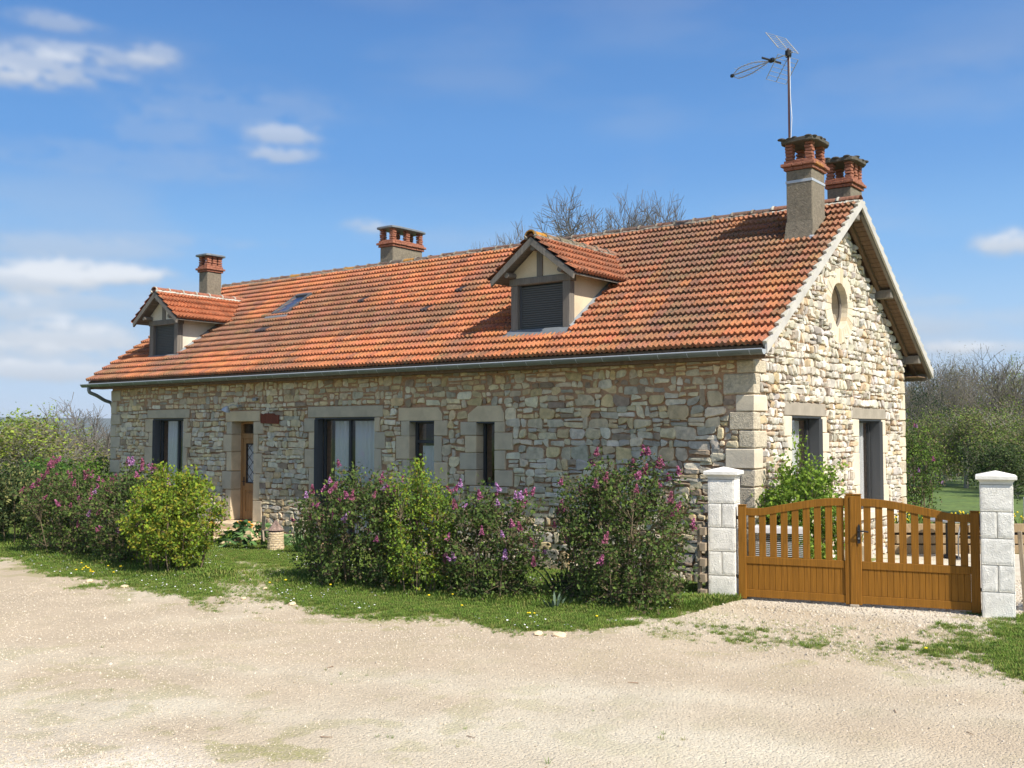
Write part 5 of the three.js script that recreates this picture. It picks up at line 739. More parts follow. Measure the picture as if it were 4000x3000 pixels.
// ------------------------------------------------------------------ plants
const leafShape = (() => { const m = new MB(); const b = [0, 0, 0], l = [-0.34, 0.45, 0.10], r = [0.34, 0.45, 0.10], t = [0, 1, -0.06], c = [0, 0.5, 0]; m.tri(b, c, l).tri(l, c, t).tri(b, r, c).tri(r, t, c); return m.geo(false); })();
const narrowLeaf = leafShape.clone().scale(0.62, 1, 0.8);
function orient(R, up = 0.35) { const d = V3(R() * 2 - 1, R() * 2 - 1 + up, R() * 2 - 1).normalize(), q = new THREE.Quaternion().setFromUnitVectors(V3(0, 1, 0), d); return q.multiply(new THREE.Quaternion().setFromAxisAngle(V3(0, 1, 0), R() * 6.28)); }
function tintOf(R, list) { const a = list[Math.floor(R() * list.length)], k = lerp(0.75, 1.25, R()); return lin(a[0] * k, a[1] * k, a[2] * k); }
const panicleShape = (tones) => { const m = new MB(), R = rngOf(tones.length * 7 + Math.round(tones[0][0] * 1000)); for (let i = 0; i < 110; i++) { const t = R(), r = 0.30 * (1 - t * 0.85) * (0.55 + 0.45 * R()), a = R() * 6.28, y = t * 1.0, s = 0.055 + R() * 0.035, c = tones[Math.floor(R() * tones.length)], p = V3(Math.cos(a) * r, y, Math.sin(a) * r), q = orient(R, 0), v = [[-s, 0, -s], [s, 0, -s], [s, 0.02, s], [-s, 0.02, s]].map((e) => V3(...e).applyQuaternion(q).add(p).toArray()); m.color(...c).quad(...v); } return m.geo(); };
const PANICLE = [panicleShape([[0.35, 0.095, 0.20], [0.44, 0.15, 0.27], [0.25, 0.065, 0.13]]), panicleShape([[0.42, 0.22, 0.43], [0.52, 0.34, 0.55], [0.36, 0.13, 0.32]]), panicleShape([[0.30, 0.09, 0.14], [0.38, 0.11, 0.19], [0.20, 0.08, 0.09]])];
const LILAC = [[0.095, 0.15, 0.035], [0.075, 0.125, 0.032], [0.14, 0.205, 0.042], [0.13, 0.105, 0.055]], YELLOW = [[0.20, 0.30, 0.025], [0.27, 0.35, 0.032], [0.13, 0.22, 0.025], [0.29, 0.27, 0.03]], GREEN = [[0.15, 0.25, 0.035], [0.20, 0.30, 0.04], [0.10, 0.18, 0.035]], DARK = [[0.05, 0.085, 0.026], [0.07, 0.11, 0.03], [0.10, 0.13, 0.04]];
function shrub(name, label, group, { x, z, h, w, d = w, leaf: lf = leafShape, size = 0.06, tints, clumps = 170, per = 34, stems = 14, seed, flowers = 0, kinds = [0, 0, 1, 2], low = 0.12, round = 1, bark = M.stem, spread = 0.1, full = name === 'lilac' || name === 'privet' }) {
  const o = thing(name, label, 'shrub', [x, 0, z], 0, group), R = rngOf(seed), st = [], list = [], feet = [];
  for (let i = 0; i < stems; i++) { const a = R() * 6.28, r = Math.sqrt(R()), bx = Math.cos(a) * r * w * 0.26, bz = Math.sin(a) * r * d * 0.26, tx = Math.cos(a) * r * w * 0.36, tz = Math.sin(a) * r * d * 0.36, ty = h * lerp(0.5, 0.78, R()) * (1 - 0.25 * r), mx = lerp(bx, tx, 0.35) + (R() - 0.5) * 0.12, mz = lerp(bz, tz, 0.35) + (R() - 0.5) * 0.12; feet.push([[bx, 0, bz], [mx, ty * 0.45, mz], [tx, ty, tz]]); st.push(rod([[bx, -0.03, bz], [mx, ty * 0.45, mz], [tx, ty, tz]], 0.006 + R() * 0.006, 5)); }
  const spots = [];
  for (let k = 0, tries = 0; k < clumps && tries < clumps * 8; tries++) {
    const a = R() * 6.28, el = Math.acos(1 - 2 * R()), rr = Math.pow(R(), 0.42), px = Math.sin(el) * Math.cos(a) * rr, pz = Math.sin(el) * Math.sin(a) * rr, py = Math.cos(el) * rr, y = lerp(low, 1, (py + 1) / 2);
    if (full) { const y = Math.pow(R(), 0.85), q = Math.sqrt(R()), top = y > 0.62 ? 1 - 0.55 * ((y - 0.62) / 0.38) ** 2 : 0.86 + 0.14 * y / 0.62, lump = 0.74 + 0.46 * noise(Math.cos(a) * 1.7 + 5 + seed, y * 3 + Math.sin(a) * 1.7, seed), crest = 0.78 + 0.34 * noise(Math.cos(a) * q * w * 2.2 + 9, Math.sin(a) * q * w * 2.2, seed + 3); spots.push([Math.cos(a) * q * w / 2 * top * lump, lerp(low, 1, y) * h * crest, Math.sin(a) * q * d / 2 * top * lump, q]); k++; continue; }
    const lump = 0.72 + 0.5 * noise(Math.cos(a) * 2 + 5 + seed, py * 2.2 + Math.sin(a) * 2, seed); if (rr > lump * 1.08) continue;
    const wide = Math.pow(Math.sin(Math.PI * clamp(0.12 + 0.80 * y, 0, 1)), 0.55 * round) * 0.55 + 0.45;
    spots.push([px * w / 2 * wide * 1.02, y * h * lump ** 0.35, pz * d / 2 * wide * 1.02, rr]); k++;
  }
  const tw = [];
  for (const [sx, sy, sz, rr] of spots) {
    let best = null, bd = 9; for (const f of feet) for (const t of [0.3, 0.55, 0.8, 1]) { const p = t < 0.45 ? f[1].map((q, i) => lerp(f[0][i], q, t / 0.45)) : f[2].map((q, i) => lerp(f[1][i], q, (t - 0.45) / 0.55)); const q = Math.hypot(p[0] - sx, p[1] - sy, p[2] - sz) + (p[1] > sy ? 0.3 : 0); if (q < bd) { bd = q; best = p; } }
    if (best) tw.push(stick(best, [sx, sy, sz], 0.005, 0.0025, 3));
    for (let i = 0; i < per; i++) { const s = size * lerp(0.6, 1.25, R()), t = R(), p = best ? V3(...best).lerp(V3(sx, sy, sz), lerp(0.55, 1.15, t)) : V3(sx, sy, sz); p.add(V3((R() - 0.5), (R() - 0.5), (R() - 0.5)).multiplyScalar(spread * 2)); if (p.y < 0.03) continue; list.push([new THREE.Matrix4().compose(p, orient(R), V3(s, s, s)), tintOf(R, tints)]); }
  }
  mesh('stems', st, bark, o); mesh('twigs', tw, bark, o).userData.kind = 'stuff'; copies('foliage', lf, M.leaf, list, o);
  const outer = spots.filter((s) => s[3] > 0.62 && s[1] > h * 0.3).sort((a, b) => b[1] - a[1]);
  for (let i = 0; i < flowers && outer.length; i++) { const s = outer[Math.floor(Math.pow(R(), 1.7) * outer.length)], f = mesh('flower_panicle', PANICLE[kinds[Math.floor(R() * kinds.length)]], M.petal, o), k = lerp(0.075, 0.13, R()); f.position.set(s[0] * 1.06 + (R() - 0.5) * 0.1, s[1] + 0.03 + R() * 0.05, s[2] * 1.06 + (R() - 0.5) * 0.1); f.scale.set(k * 1.25, k * lerp(0.9, 1.4, R()), k * 1.25); f.rotation.set((R() - 0.5) * 1.1, R() * 6, (R() - 0.5) * 1.1); }
  return o;
}
const HEDGE = 'lilac hedge along the yard';
shrub('photinia', 'dense evergreen shrub with pale leaf tips at the far end of lilac hedge', HEDGE, { x: -15.5, z: 3.6, h: 1.75, w: 2.6, d: 2.2, size: 0.085, lf: narrowLeaf, tints: [...DARK, [0.30, 0.30, 0.10]], clumps: 260, per: 32, seed: 21 });
shrub('lilac', 'dark lilac bush with mauve buds between evergreen shrub and yellow-green shrub', HEDGE, { x: -12.7, z: 3.9, h: 1.62, w: 2.7, d: 1.9, size: 0.062, tints: LILAC, clumps: 300, per: 36, seed: 22, flowers: 60, kinds: [2, 2, 2, 0], low: 0.05 });
shrub('lilac', 'dark lilac bush with one bright pink flower head touching the yellow-green shrub', HEDGE, { x: -10.4, z: 4.0, h: 1.72, w: 2.2, d: 1.8, size: 0.062, tints: LILAC, clumps: 260, per: 36, seed: 23, flowers: 46, kinds: [2, 2, 0, 1], low: 0.05 });
shrub('golden_shrub', 'bright yellow-green rounded shrub near the front steps', HEDGE, { x: -8.75, z: 4.25, h: 1.86, w: 1.95, d: 1.7, size: 0.062, tints: YELLOW, clumps: 380, per: 34, seed: 24, low: 0.04 });
shrub('lilac', 'lilac bush with pink and lavender flowers in front of the wide window', HEDGE, { x: -5.1, z: 3.45, h: 1.72, w: 2.75, d: 1.6, size: 0.06, tints: LILAC, clumps: 380, per: 34, seed: 25, flowers: 44, kinds: [0, 0, 1, 2], low: 0.03, spread: 0.11 });
shrub('privet', 'tall yellow-green privet rising out of the lilac hedge', HEDGE, { x: -3.8, z: 3.5, h: 1.9, w: 1.3, d: 1.1, lf: narrowLeaf, size: 0.05, tints: YELLOW.concat(GREEN), clumps: 210, per: 34, seed: 26, low: 0.1 });
shrub('lilac', 'lilac bush with deep pink flowers below the narrow window', HEDGE, { x: -2.85, z: 3.1, h: 1.5, w: 2.3, d: 1.4, size: 0.058, tints: LILAC, clumps: 290, per: 32, seed: 27, flowers: 44, kinds: [0, 0, 1, 2], low: 0.03, spread: 0.11 });
shrub('lilac', 'tallest lilac bush with magenta flowers beside the wooden pallet', HEDGE, { x: -0.88, z: 2.5, h: 1.92, w: 2.35, d: 1.6, size: 0.058, tints: LILAC, clumps: 430, per: 34, seed: 28, flowers: 58, kinds: [0, 0, 2, 2], low: 0.02, spread: 0.11 });
shrub('garden_shrub', 'fresh green shrub behind the left gate leaf and white pillar', null, { x: 0.62, z: -0.42, h: 2.2, w: 1.55, d: 1.2, lf: narrowLeaf, size: 0.065, tints: [[0.20, 0.31, 0.035], [0.25, 0.36, 0.045], [0.14, 0.24, 0.035]], clumps: 260, per: 36, seed: 29, low: 0.05, stems: 18 });
shrub('lilac', 'lilac bush in bloom behind the far corner of the gable', null, { x: -1.2, z: -12.2, h: 2.5, w: 1.5, d: 1.4, size: 0.06, tints: LILAC.concat(GREEN), clumps: 220, per: 30, low: 0.02, seed: 30, flowers: 14, kinds: [1, 0] });
shrub('lilac', 'lilac bush behind mailbox and leaning stake', null, { x: 4.6, z: -0.6, h: 1.15, w: 1.2, d: 1.0, size: 0.058, tints: LILAC, clumps: 90, per: 30, seed: 33, flowers: 8, kinds: [0, 2] });
{ // large-leaved clump by the steps, and strap-leaved clumps
  const big = leafShape.clone().scale(0.85, 1, 1), cl = thing('leafy_clump', 'clump of broad green leaves between steps and windmill ornament', 'plant', [-10.95, 0, 0.85]), R = rngOf(41), mats = [[0.10, 0.20, 0.05], [0.13, 0.24, 0.065], [0.08, 0.16, 0.045]].map((c) => std({ color: lin(...c), roughness: 0.7 }));
  for (let i = 0; i < 190; i++) { const a = R() * 6.28, r = Math.sqrt(R()), hgt = 0.38 * (1 - r * r * 0.8) * (0.4 + 0.6 * R()) + 0.02, o = mesh('leaf', big, mats[i % 3], cl), s = lerp(0.16, 0.27, R()); o.position.set(Math.cos(a) * r * 0.78, hgt * 1.3 + 0.04, Math.sin(a) * r * 0.55); o.scale.setScalar(s); o.quaternion.copy(new THREE.Quaternion().setFromUnitVectors(V3(0, 1, 0), V3(Math.cos(a), 0.2 - R() * 0.7, Math.sin(a)).normalize())); o.rotateY((R() - 0.5) * 0.8 + Math.PI * (Math.sin(a) > 0 ? 0 : 1)); }
  const strap = (name, label, x, z, n, h, w, col, seed) => { const t = thing(name, label, 'plant', [x, 0, z]), Q = rngOf(seed), m = std({ color: lin(...col), roughness: 0.7 }); for (let i = 0; i < n; i++) { const a = Q() * 6.28, o = h * (0.15 + 0.6 * Q()), r = Q() * 0.16; mesh('leaf', bladeGeo(V3(Math.cos(a) * r, 0, Math.sin(a) * r), V3(Math.cos(a) * (o + r), h * lerp(0.55, 1, Q()) * (1 - 0.4 * o / h), Math.sin(a) * (o + r)), w), m, t); } };
  strap('daylily', 'clump of arching green strap leaves between windmill ornament and lilac', -9.3, 0.95, 60, 0.55, 0.014, [0.09, 0.17, 0.045], 51); strap('daylily', 'clump of green strap leaves at wall foot behind windmill ornament', -9.75, 0.45, 45, 0.5, 0.014, [0.08, 0.15, 0.04], 52);
  strap('iris', 'dark fan of upright iris leaves between two lilac bushes', -1.95, 2.35, 34, 0.62, 0.018, [0.035, 0.07, 0.03], 53); strap('iris', 'grey-green iris leaves at the foot of tallest lilac', -1.4, 3.35, 18, 0.3, 0.016, [0.10, 0.15, 0.09], 54);
}
// trees
function growTree(seed, { h, trunkR, levels = 6, spreadA = 0.6, gnarl = 0.35, trunkH = 0.28, up = 0.18, n0 = 5, taper = 0.66, thin = 0.006, tuft = 0, limb = 0 }) {
  const R = rngOf(seed), big = [], fine = [], tips = [];
  const grow = (p, d, len, r, lv) => {
    let q = p.clone(), dir = d.clone(), rr = r; const seg = lv < 3 ? 3 : 2;
    for (let i = 0; i < seg; i++) { const nd = dir.clone().add(V3(R() - 0.5, R() - 0.5 + up * 0.5, R() - 0.5).multiplyScalar(gnarl * (lv ? 1 : 0.35))).normalize(), e = q.clone().addScaledVector(nd, len / seg), r2 = rr * (lv ? 0.86 : 0.92); (lv < 3 ? big : fine).push(stick(q.toArray(), e.toArray(), rr, r2, lv < 2 ? 7 : lv < 3 ? 5 : 3)); q = e; dir = nd; rr = r2;
      if (lv > 0 && lv < levels - 1 && i < seg - 1 && R() < 0.75) child(q, dir, len * lerp(0.55, 0.8, R()), rr * 0.6, lv + 1, 1); }
    if (lv >= levels - 1) { tips.push(q); return; }
    const n = lv === 0 ? n0 : tuft && lv >= levels - 3 ? tuft : R() < 0.55 ? 3 : 2; for (let i = 0; i < n; i++) child(q, dir, (lv === 0 && limb ? limb : len) * lerp(0.62, 0.9, R()) * (lv === 0 ? 1.15 : 1), Math.max(thin, rr * taper * lerp(0.8, 1.1, R())), lv + 1, lv === 0 ? 1.25 : 1, lv === 0 ? i / n : null);
  };
  const child = (q, dir, len, r, lv, k, az) => { const a = az === null || az === undefined ? R() * 6.28 : az * 6.28 + R(), s = spreadA * lerp(0.55, 1.25, R()) * k, ax = V3(0, 1, 0).cross(dir); if (ax.lengthSq() < 1e-4) ax.set(1, 0, 0); const nd = dir.clone().applyAxisAngle(ax.normalize(), s).applyAxisAngle(dir, a); nd.y += up; grow(q, nd.normalize(), Math.max(0.12, len), Math.max(thin, r), lv); };
  grow(V3(0, -0.3, 0), V3((R() - 0.5) * 0.15, 1, (R() - 0.5) * 0.15).normalize(), h * trunkH, trunkR, 0);
  return { trunk: boxUV(join(big)), crown: boxUV(join(fine)), tips };
}
const TREES = [growTree(101, { h: 9, trunkR: 0.26 }), growTree(202, { h: 9, trunkR: 0.24, spreadA: 0.7, gnarl: 0.45 }), growTree(303, { h: 9, trunkR: 0.22, spreadA: 0.55, gnarl: 0.5, trunkH: 0.24 }), growTree(414, { h: 9, trunkR: 0.3, spreadA: 0.75, gnarl: 0.55, trunkH: 0.18, n0: 6, thin: 0.0095, taper: 0.7 })];
TREES.push(growTree(717, { h: 12, trunkR: 0.24, trunkH: 0.62, limb: 1.75, spreadA: 0.78, gnarl: 0.6, n0: 6, up: 0.1, levels: 6, thin: 0.0105, taper: 0.74, tuft: 4 }), growTree(616, { h: 9, trunkR: 0.26, spreadA: 0.7, gnarl: 0.6, trunkH: 0.2, n0: 6, up: 0.1, levels: 6, thin: 0.012, taper: 0.74, tuft: 4 }));
const treeTop = TREES.map((t) => { t.crown.computeBoundingBox(); t.trunk.computeBoundingBox(); return Math.max(t.crown.boundingBox.max.y, t.trunk.boundingBox.max.y); });
console.log('tree tops', treeTop.map((v) => v.toFixed(1)).join(' '), 'tips', TREES.map((t) => t.tips.length).join(' '), 'tris', TREES.map((t) => (t.crown.attributes.position.count + t.trunk.attributes.position.count) / 3).join(' '));
const toward = (px, dist) => { const v = V3((px - 2000) / 4060, 0.0475, -1).applyQuaternion(camera.quaternion); v.y = 0; v.normalize(); return EYE.clone().addScaledVector(v, dist); };
const fall = (x, z) => { const l = Math.max(0, -23 - x), b = Math.max(0, -14 - z) * (x < -8 ? 1 : 0); return -Math.min(9, l * 0.085 + b * 0.02) - 0.1; };
function tree(kind, px, dist, height, label, { turn = 0, wide = 1, bark = M.bark, leaves = 0, tints = GREEN, size = 0.12, group, name = 'oak_tree', seed = 1, base = null, puff = 0.25 } = {}) {
  const p = toward(px, dist), t = TREES[kind], s = height / treeTop[kind], o = thing(name, label, 'tree', [p.x, base === null ? fall(p.x, p.z) : base, p.z], turn, group); o.scale.set(s * wide, s, s * wide);
  mesh('trunk', t.trunk, bark, o); mesh('crown', t.crown, bark, o).userData.kind = 'stuff';
  if (leaves) { const R = rngOf(seed), list = [], k = size / s; for (let i = 0; i < leaves; i++) { const c = t.tips[Math.floor(R() * t.tips.length)], q = puff / s; list.push([new THREE.Matrix4().compose(c.clone().add(V3(R() - 0.5, R() - 0.5, R() - 0.5).multiplyScalar(q * 2)), orient(R), V3(k, k, k).multiplyScalar(lerp(0.6, 1.2, R()))), tintOf(R, tints)]); } copies('foliage', leafShape, M.leaf, list, o); }
  return o;
}
const BUD = [[0.22, 0.23, 0.06], [0.19, 0.17, 0.065], [0.24, 0.20, 0.085]], LIME = [[0.28, 0.37, 0.045], [0.34, 0.42, 0.06], [0.22, 0.30, 0.04]];
// over the roof ridge
tree(4, 2240, 37, 11.35, 'bare oak with a rounded twiggy crown seen above the roof right of large dormer peak', { turn: 1.0, base: -0.2, wide: 0.8 });
tree(4, 2010, 40, 11.0, 'low bare oak crown seen above the roof left of large dormer peak', { turn: 3.6, wide: 0.55, base: -0.2 });
tree(4, 2450, 40, 12.1, 'bare oak with open forked limbs above the middle of right roof ridge', { turn: 2.7, wide: 0.6, base: -0.2 });
tree(4, 2610, 38, 11.6, 'small bare oak crown above the ridge nearest the tall chimney', { turn: 5.0, wide: 0.5, base: -0.2 });
scene.fog = new THREE.FogExp2(new THREE.Color().setRGB(0.75, 0.85, 1.0), 0.00016);
// left of the house
tree(5, 315, 44, 4.9, 'gnarled bare oak with lichened limbs left of the house wall', { bark: M.bark, turn: 0.2, wide: 1.35 });
tree(5, 420, 58, 5.7, 'bare oak half hidden by the left end of the house', { bark: M.bark, turn: 1.4, wide: 1.0 });
tree(0, 230, 75, 7.5, 'round oak in fresh lime leaf beyond the bare oak', { leaves: 6000, tints: LIME, size: 0.17, seed: 3, wide: 1.0, puff: 0.5, turn: 0.7 });
tree(2, 60, 70, 6.7, 'oak in bright lime leaf at the left edge of the valley', { leaves: 5500, tints: LIME, size: 0.17, seed: 4, wide: 1.1, puff: 0.5 });
tree(1, -60, 62, 6.2, 'oak in lime leaf farther left in the valley', { leaves: 5000, tints: LIME, size: 0.17, seed: 14, wide: 1.1, puff: 0.5 });
tree(2, 70, 36, 3.2, 'budding ochre thicket tree behind the evergreen shrub', { leaves: 3200, tints: [...BUD, ...LIME], size: 0.08, seed: 5, wide: 1.8, turn: 2, bark: M.barkPale });
tree(0, 170, 40, 3.4, 'low budding tree tinged ochre behind the hedge', { leaves: 2600, tints: BUD, size: 0.08, seed: 6, wide: 1.7, turn: 1, bark: M.barkPale });
tree(1, -80, 38, 3.3, 'budding thicket tree left of the ochre ones', { leaves: 3000, tints: BUD, size: 0.08, seed: 16, wide: 1.2, turn: 1, bark: M.barkPale });
tree(0, 380, 120, 9.3, 'distant brown oak in the valley near the house wall', { leaves: 2500, tints: BUD, size: 0.2, seed: 7, wide: 1.3 }); tree(2, 250, 130, 9.4, 'distant brown oak below the blue hills', { leaves: 2500, tints: BUD, size: 0.2, seed: 8, wide: 1.3 });
shrub('green_thicket', 'vivid green thicket below the bare oak behind the lilac hedge', null, { x: toward(230, 30).x, z: toward(230, 30).z, h: 1.6, w: 4.2, d: 2.2, size: 0.09, lf: narrowLeaf, tints: [[0.07, 0.15, 0.03], [0.10, 0.20, 0.03]], clumps: 240, per: 34, seed: 61, spread: 0.2 });
shrub('green_thicket', 'bright green bush at the left corner of the house', null, { x: toward(395, 29).x, z: toward(395, 29).z, h: 1.98, w: 1.3, d: 1.3, size: 0.08, tints: [[0.16, 0.26, 0.03], [0.12, 0.22, 0.03]], clumps: 90, per: 30, seed: 62, spread: 0.16 });
[[-420, 90, 8.2, 1], [-700, 80, 7.6, 0], [-1000, 95, 8.6, 2], [-1400, 85, 8.0, 1], [-1900, 90, 8.4, 0]].forEach(([px, dist, h, k], i) => tree(k, px, dist, h, 'oak in young leaf in the valley field beyond the left hedge', { group: 'valley oaks left of the yard', leaves: 2500, tints: i % 2 ? LIME : BUD, size: 0.18, seed: 60 + i, wide: 1.1, turn: i, puff: 0.5 }));
// right: wood edge, then bushes in young leaf before it
const WOOD = 'trees of the wood beyond the meadow';
[[1, 3480, 78, 9.3], [3, 3600, 84, 9.6], [2, 3690, 74, 8.8], [0, 3780, 82, 9.7], [3, 3870, 86, 10.2], [1, 3960, 80, 9.6], [2, 4060, 84, 9.4], [0, 3540, 96, 10.8], [2, 3740, 100, 11.2], [1, 3910, 102, 11.4], [3, 4040, 98, 10.6], [0, 3650, 110, 11.8], [2, 3850, 112, 12.0]].forEach(([k, px, dist, h], i) => tree(k, px, dist, h, 'tall bare oak in the brown wood behind the gable and meadow', { group: WOOD, turn: i * 1.3, wide: 1.15, leaves: 2200, tints: BUD, size: 0.075, seed: 100 + i, puff: 0.4 }));
tree(0, 3925, 88, 9.4, 'oak in lime leaf standing out from the brown wood', { leaves: 6500, tints: LIME, size: 0.18, seed: 120, wide: 0.55, puff: 0.6, turn: 2 });
tree(1, 3650, 66, 7.2, 'dark ivy-covered tree at the wood edge', { leaves: 3800, tints: [[0.03, 0.05, 0.02], [0.04, 0.07, 0.025]], size: 0.14, seed: 131, wide: 0.45, puff: 0.5 });
const BUSH = 'young green bushes along the meadow', YOUNG = [[0.16, 0.24, 0.04], [0.21, 0.28, 0.05], [0.17, 0.18, 0.07], [0.22, 0.18, 0.09]];
[[0, 3600, 52, 3.6, 1.0], [2, 3760, 50, 3.6, 1.2], [3, 3900, 52, 4.0, 1.2], [1, 4010, 47, 3.9, 1.2]].forEach(([k, px, dist, h, w], i) => tree(k, px, dist, h, 'loose young-leaved small tree with pale stems before the brown wood', { name: 'field_tree', group: BUSH, leaves: 6000, tints: YOUNG, size: 0.085, seed: 140 + i, wide: w, turn: i * 0.9, bark: M.barkPale, puff: 0.25 }));
[[3560, 50, 2.8, 4], [3660, 57, 3.0, 5], [3740, 60, 3.2, 5], [3810, 55, 3.0, 5], [3880, 50, 2.9, 4.5], [3960, 46, 2.8, 4.5], [4040, 43, 2.6, 4], [3700, 68, 4.2, 7], [3850, 66, 4.4, 7], [3990, 62, 4.2, 7], [3580, 66, 4.0, 7]].forEach(([px, dist, h, w], i) => { const p = toward(px, dist); shrub('field_bush', 'loose young-leaved bush growing down to the meadow before brown wood', BUSH, { x: p.x, z: p.z, h, w, d: w * 0.6, size: 0.11, lf: narrowLeaf, tints: YOUNG, clumps: 150, per: 22, seed: 160 + i, spread: 0.26, low: 0.0, bark: M.barkPale, stems: 16 }); });
tree(2, 3860, 33, 2.3, 'low dark heather-like bush in the garden before the meadow', { name: 'field_bush', leaves: 5000, tints: DARK, size: 0.07, seed: 155, wide: 1.3, turn: 0.4, puff: 0.16 });
{ const f = [[3610, 55], [3660, 52], [3560, 58]].forEach(([px, dist]) => { const p = toward(px, dist), s = mesh(numbered('fence_post'), box(-0.06, 0.06, -0.1, 1.1, -0.06, 0.06, 0.01), M.greyWood, scene); s.position.set(p.x, 0, p.z); tag(s, 'weathered wooden post in the meadow fence', 'post', 'meadow fence posts'); }); }

// ------------------------------------------------------------------ grass, flowers in it, loose stones
{
  const R = rngOf(71), tuft = (() => { const m = []; for (let i = 0; i < 7; i++) { const a = i / 7 * 6.28 + R(), o = 0.25 + R() * 0.55; m.push(bladeGeo(V3(Math.cos(a) * 0.25, 0, Math.sin(a) * 0.25), V3(Math.cos(a) * (0.25 + o), 0.6 + 0.4 * R(), Math.sin(a) * (0.25 + o)), 0.055)); } return join(m); })(), list = [];
  const put = (x, z, s) => list.push([new THREE.Matrix4().compose(V3(x, 0.002, z), new THREE.Quaternion().setFromAxisAngle(V3(0, 1, 0), R() * 6.28), V3(s, s * lerp(0.7, 1.2, R()), s)), tintOf(R, [[0.15, 0.245, 0.04], [0.19, 0.28, 0.045], [0.12, 0.205, 0.035], [0.26, 0.27, 0.075]])]);
  const hedgeLine = (x) => at1([[-17, 3.6], [-9, 4.3], [-5.3, 3.4], [-2.8, 3.0], [-0.8, 2.4], [0.2, 1.6]], x);
  for (let i = 0; i < 420000; i++) { const far = i < 40000, x = far ? lerp(-4, 5, R()) : lerp(-20, 8.5, R()), z = far ? lerp(6.6, 12, R()) : lerp(-1.5, 6.6, R()); if (z < 0.05 && x < 0.05) continue; const dist = Math.hypot(x - EYE.x, z - EYE.z); if (R() > clamp(15 / dist, 0.35, 1)) continue; const g = grassAmount(x, z); if (R() > g * 1.05) continue; const hg = Math.abs(z - hedgeLine(x)), tall = x < 0.4 ? sstep(1.2, 0.2, hg) * (z < hedgeLine(x) + 1.3 ? 1 : 0) : 0; put(x, z, lerp(0.032, 0.055, R()) * (0.7 + 0.5 * g) * (1 + tall * 1.5 * R())); }
  const g = copies('lawn_grass', tuft, M.grass, list, scene); tag(g, 'short green grass of lawn and verges', 'grass'); console.log('tufts', list.length);
  // daisies: too many to count
  const dz = new THREE.CylinderGeometry(1, 0.75, 0.3, 7), dl = []; for (let i = 0; i < 2600; i++) { const x = lerp(-13, 0, R()), z = lerp(1.2, 6, R()); if (grassAmount(x, z) < 0.4 || fbm(x * 0.8, z * 0.8, 205, 3) < 0.47) continue; if (R() > 0.6) continue; const s = lerp(0.008, 0.015, R()); dl.push([new THREE.Matrix4().compose(V3(x, 0.045 + R() * 0.03, z), new THREE.Quaternion().setFromEuler(new THREE.Euler((R() - 0.5) * 0.8, 0, (R() - 0.5) * 0.8)), V3(s, s, s)), lin(0.8, 0.8, 0.78)]); }
  tag(copies('daisies', dz, M.pebble, dl, scene), 'white daisies scattered in the lawn', 'flower');
  // dandelions: each its own
  const head = new THREE.IcosahedronGeometry(0.019, 1); head.scale(1, 0.55, 1); const stalk = stick([0, 0, 0], [0, 0.09, 0], 0.003, 0.003, 4), ym = std({ color: lin(0.82, 0.60, 0.015) }), gm = std({ color: lin(0.12, 0.2, 0.04) });
  const spots = [[3.42, 3.18], [-6.2, 4.3], [-6.0, 4.15]]; for (let i = 0; i < 22; i++) spots.push([lerp(-5.6, -0.2, R()), lerp(2.6, 4.6, R())]); for (let i = 0; i < 18; i++) spots.push([lerp(-10.6, -9.2, R()), lerp(4.6, 5.4, R())]);
  spots.forEach(([x, z]) => { const t = thing('dandelion', 'yellow dandelion flower in the grass verge', 'flower', [x, 0, z], 0, 'dandelions in the verge'); const hh = lerp(0.5, 1.4, R()); const h = mesh('flower_head', head, ym, t); h.position.y = 0.09 * hh; h.scale.setScalar(lerp(0.8, 1.25, R())); const s = mesh('stalk', stalk, gm, t); s.scale.y = hh; });
}
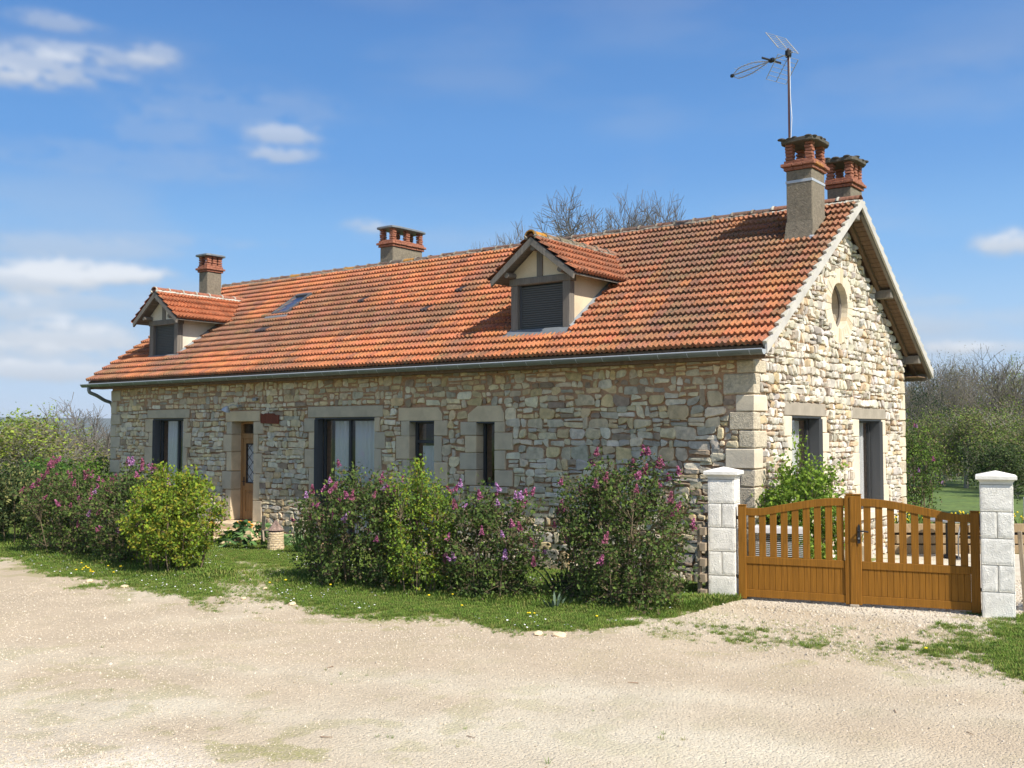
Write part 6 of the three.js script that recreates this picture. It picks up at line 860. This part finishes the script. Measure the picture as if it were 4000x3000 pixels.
{
  const R = rngOf(81), pb = new THREE.IcosahedronGeometry(1, 0); pb.scale(1, 0.6, 0.85); const list = [], q = new THREE.Quaternion(), e = new THREE.Euler();
  for (let i = 0; i < 230000; i++) { const d = lerp(3.5, 19, Math.pow(R(), 1.25)), a = lerp(-0.66, 0.66, R()), f = V3(LOOK.x, 0, LOOK.z).normalize().applyAxisAngle(V3(0, 1, 0), a), x = EYE.x + f.x * d, z = EYE.z + f.z * d; if (x < -20 || x > 9.5 || z < -6.5 || (x < 0.02 && z < 0.05)) continue; const g = grassAmount(x, z); if (R() < g * 1.3) continue;
    const coarse = sstep(1.9, 0.4, Math.hypot((x - 0.2) / 1.3, (z - 11.2) / 0.8)) + (x > 0.1 && z < 1.6 ? 0.7 : 0) + 0.55 * sstep(1.5, 0.3, Math.abs(z - 2.6) / 1.4) * (x > 0.2 && x < 4.5 ? 1 : 0); if (R() > 0.35 + 0.5 * fbm(x * 0.9, z * 0.9, 300, 3) + coarse * 0.5) continue;
    const s = (0.004 + 0.0065 * Math.pow(R(), 3) + (R() < 0.005 ? 0.010 : 0)) * (1 + 0.6 * coarse) * clamp(d / 9, 0.9, 1.4); q.setFromEuler(e.set(R() * 6, R() * 6, R() * 6)); const k = lerp(0.72, 1.04, R()), w = R(); list.push([new THREE.Matrix4().compose(V3(x, 0.004 + s * 0.15, z), q, V3(s, s, s)), lin(lerp(0.53, 0.66, w) * k, lerp(0.45, 0.58, w) * k, lerp(0.335, 0.46, w) * k)]); }
  tag(copies('loose_gravel', pb, M.pebble, list, scene), 'loose limestone chips lying on the yard', 'gravel'); console.log('pebbles', list.length);
  const stones = [[-5.5, 5.35], [-4.55, 5.25], [-7.9, 5.75], [-8.9, 5.75], [-0.55, 4.9], [-0.3, 4.82], [-6.0, 4.55]]; const bg = [1, 2, 3].map((k) => { const g = new THREE.IcosahedronGeometry(0.06, 1), p = g.attributes.position; for (let i = 0; i < p.count; i++) { const s = 0.8 + 0.4 * hash(Math.round(p.getX(i) * 400), Math.round(p.getY(i) * 400 + p.getZ(i) * 77), k); p.setXYZ(i, p.getX(i) * s * 1.4, p.getY(i) * s * 0.6, p.getZ(i) * s); } g.computeVertexNormals(); return boxUV(plain(g)); });
  stones.forEach(([x, z], i) => { const o = mesh(numbered('loose_stone'), bg[i % 3], M.dressedPale, scene); o.position.set(x, 0.018, z); o.rotation.y = i * 2; o.scale.setScalar(lerp(0.6, 1.1, R())); tag(o, 'pale stone lying on the verge between lawn and gravel', 'stone', 'loose stones on the verge'); });
  const twig = stick([-0.05, 0, 0], [0.05, 0.006, 0.02], 0.004, 0.003, 4), tm = std({ color: lin(0.28, 0.17, 0.10) }); [[1.5, 8.6], [2.4, 8.9], [2.5, 9.4], [-1.2, 7.6], [0.6, 9.3], [3.9, 5.8], [1.6, 6.3], [4.6, 6.1]].forEach(([x, z], i) => { const o = mesh(numbered('fallen_twig'), twig, tm, scene); o.position.set(x, 0.01, z); o.rotation.y = i * 1.7; tag(o, 'small brown twig lying on the gravel', 'twig', 'twigs on the gravel'); });
}
renderer.render(scene, camera);
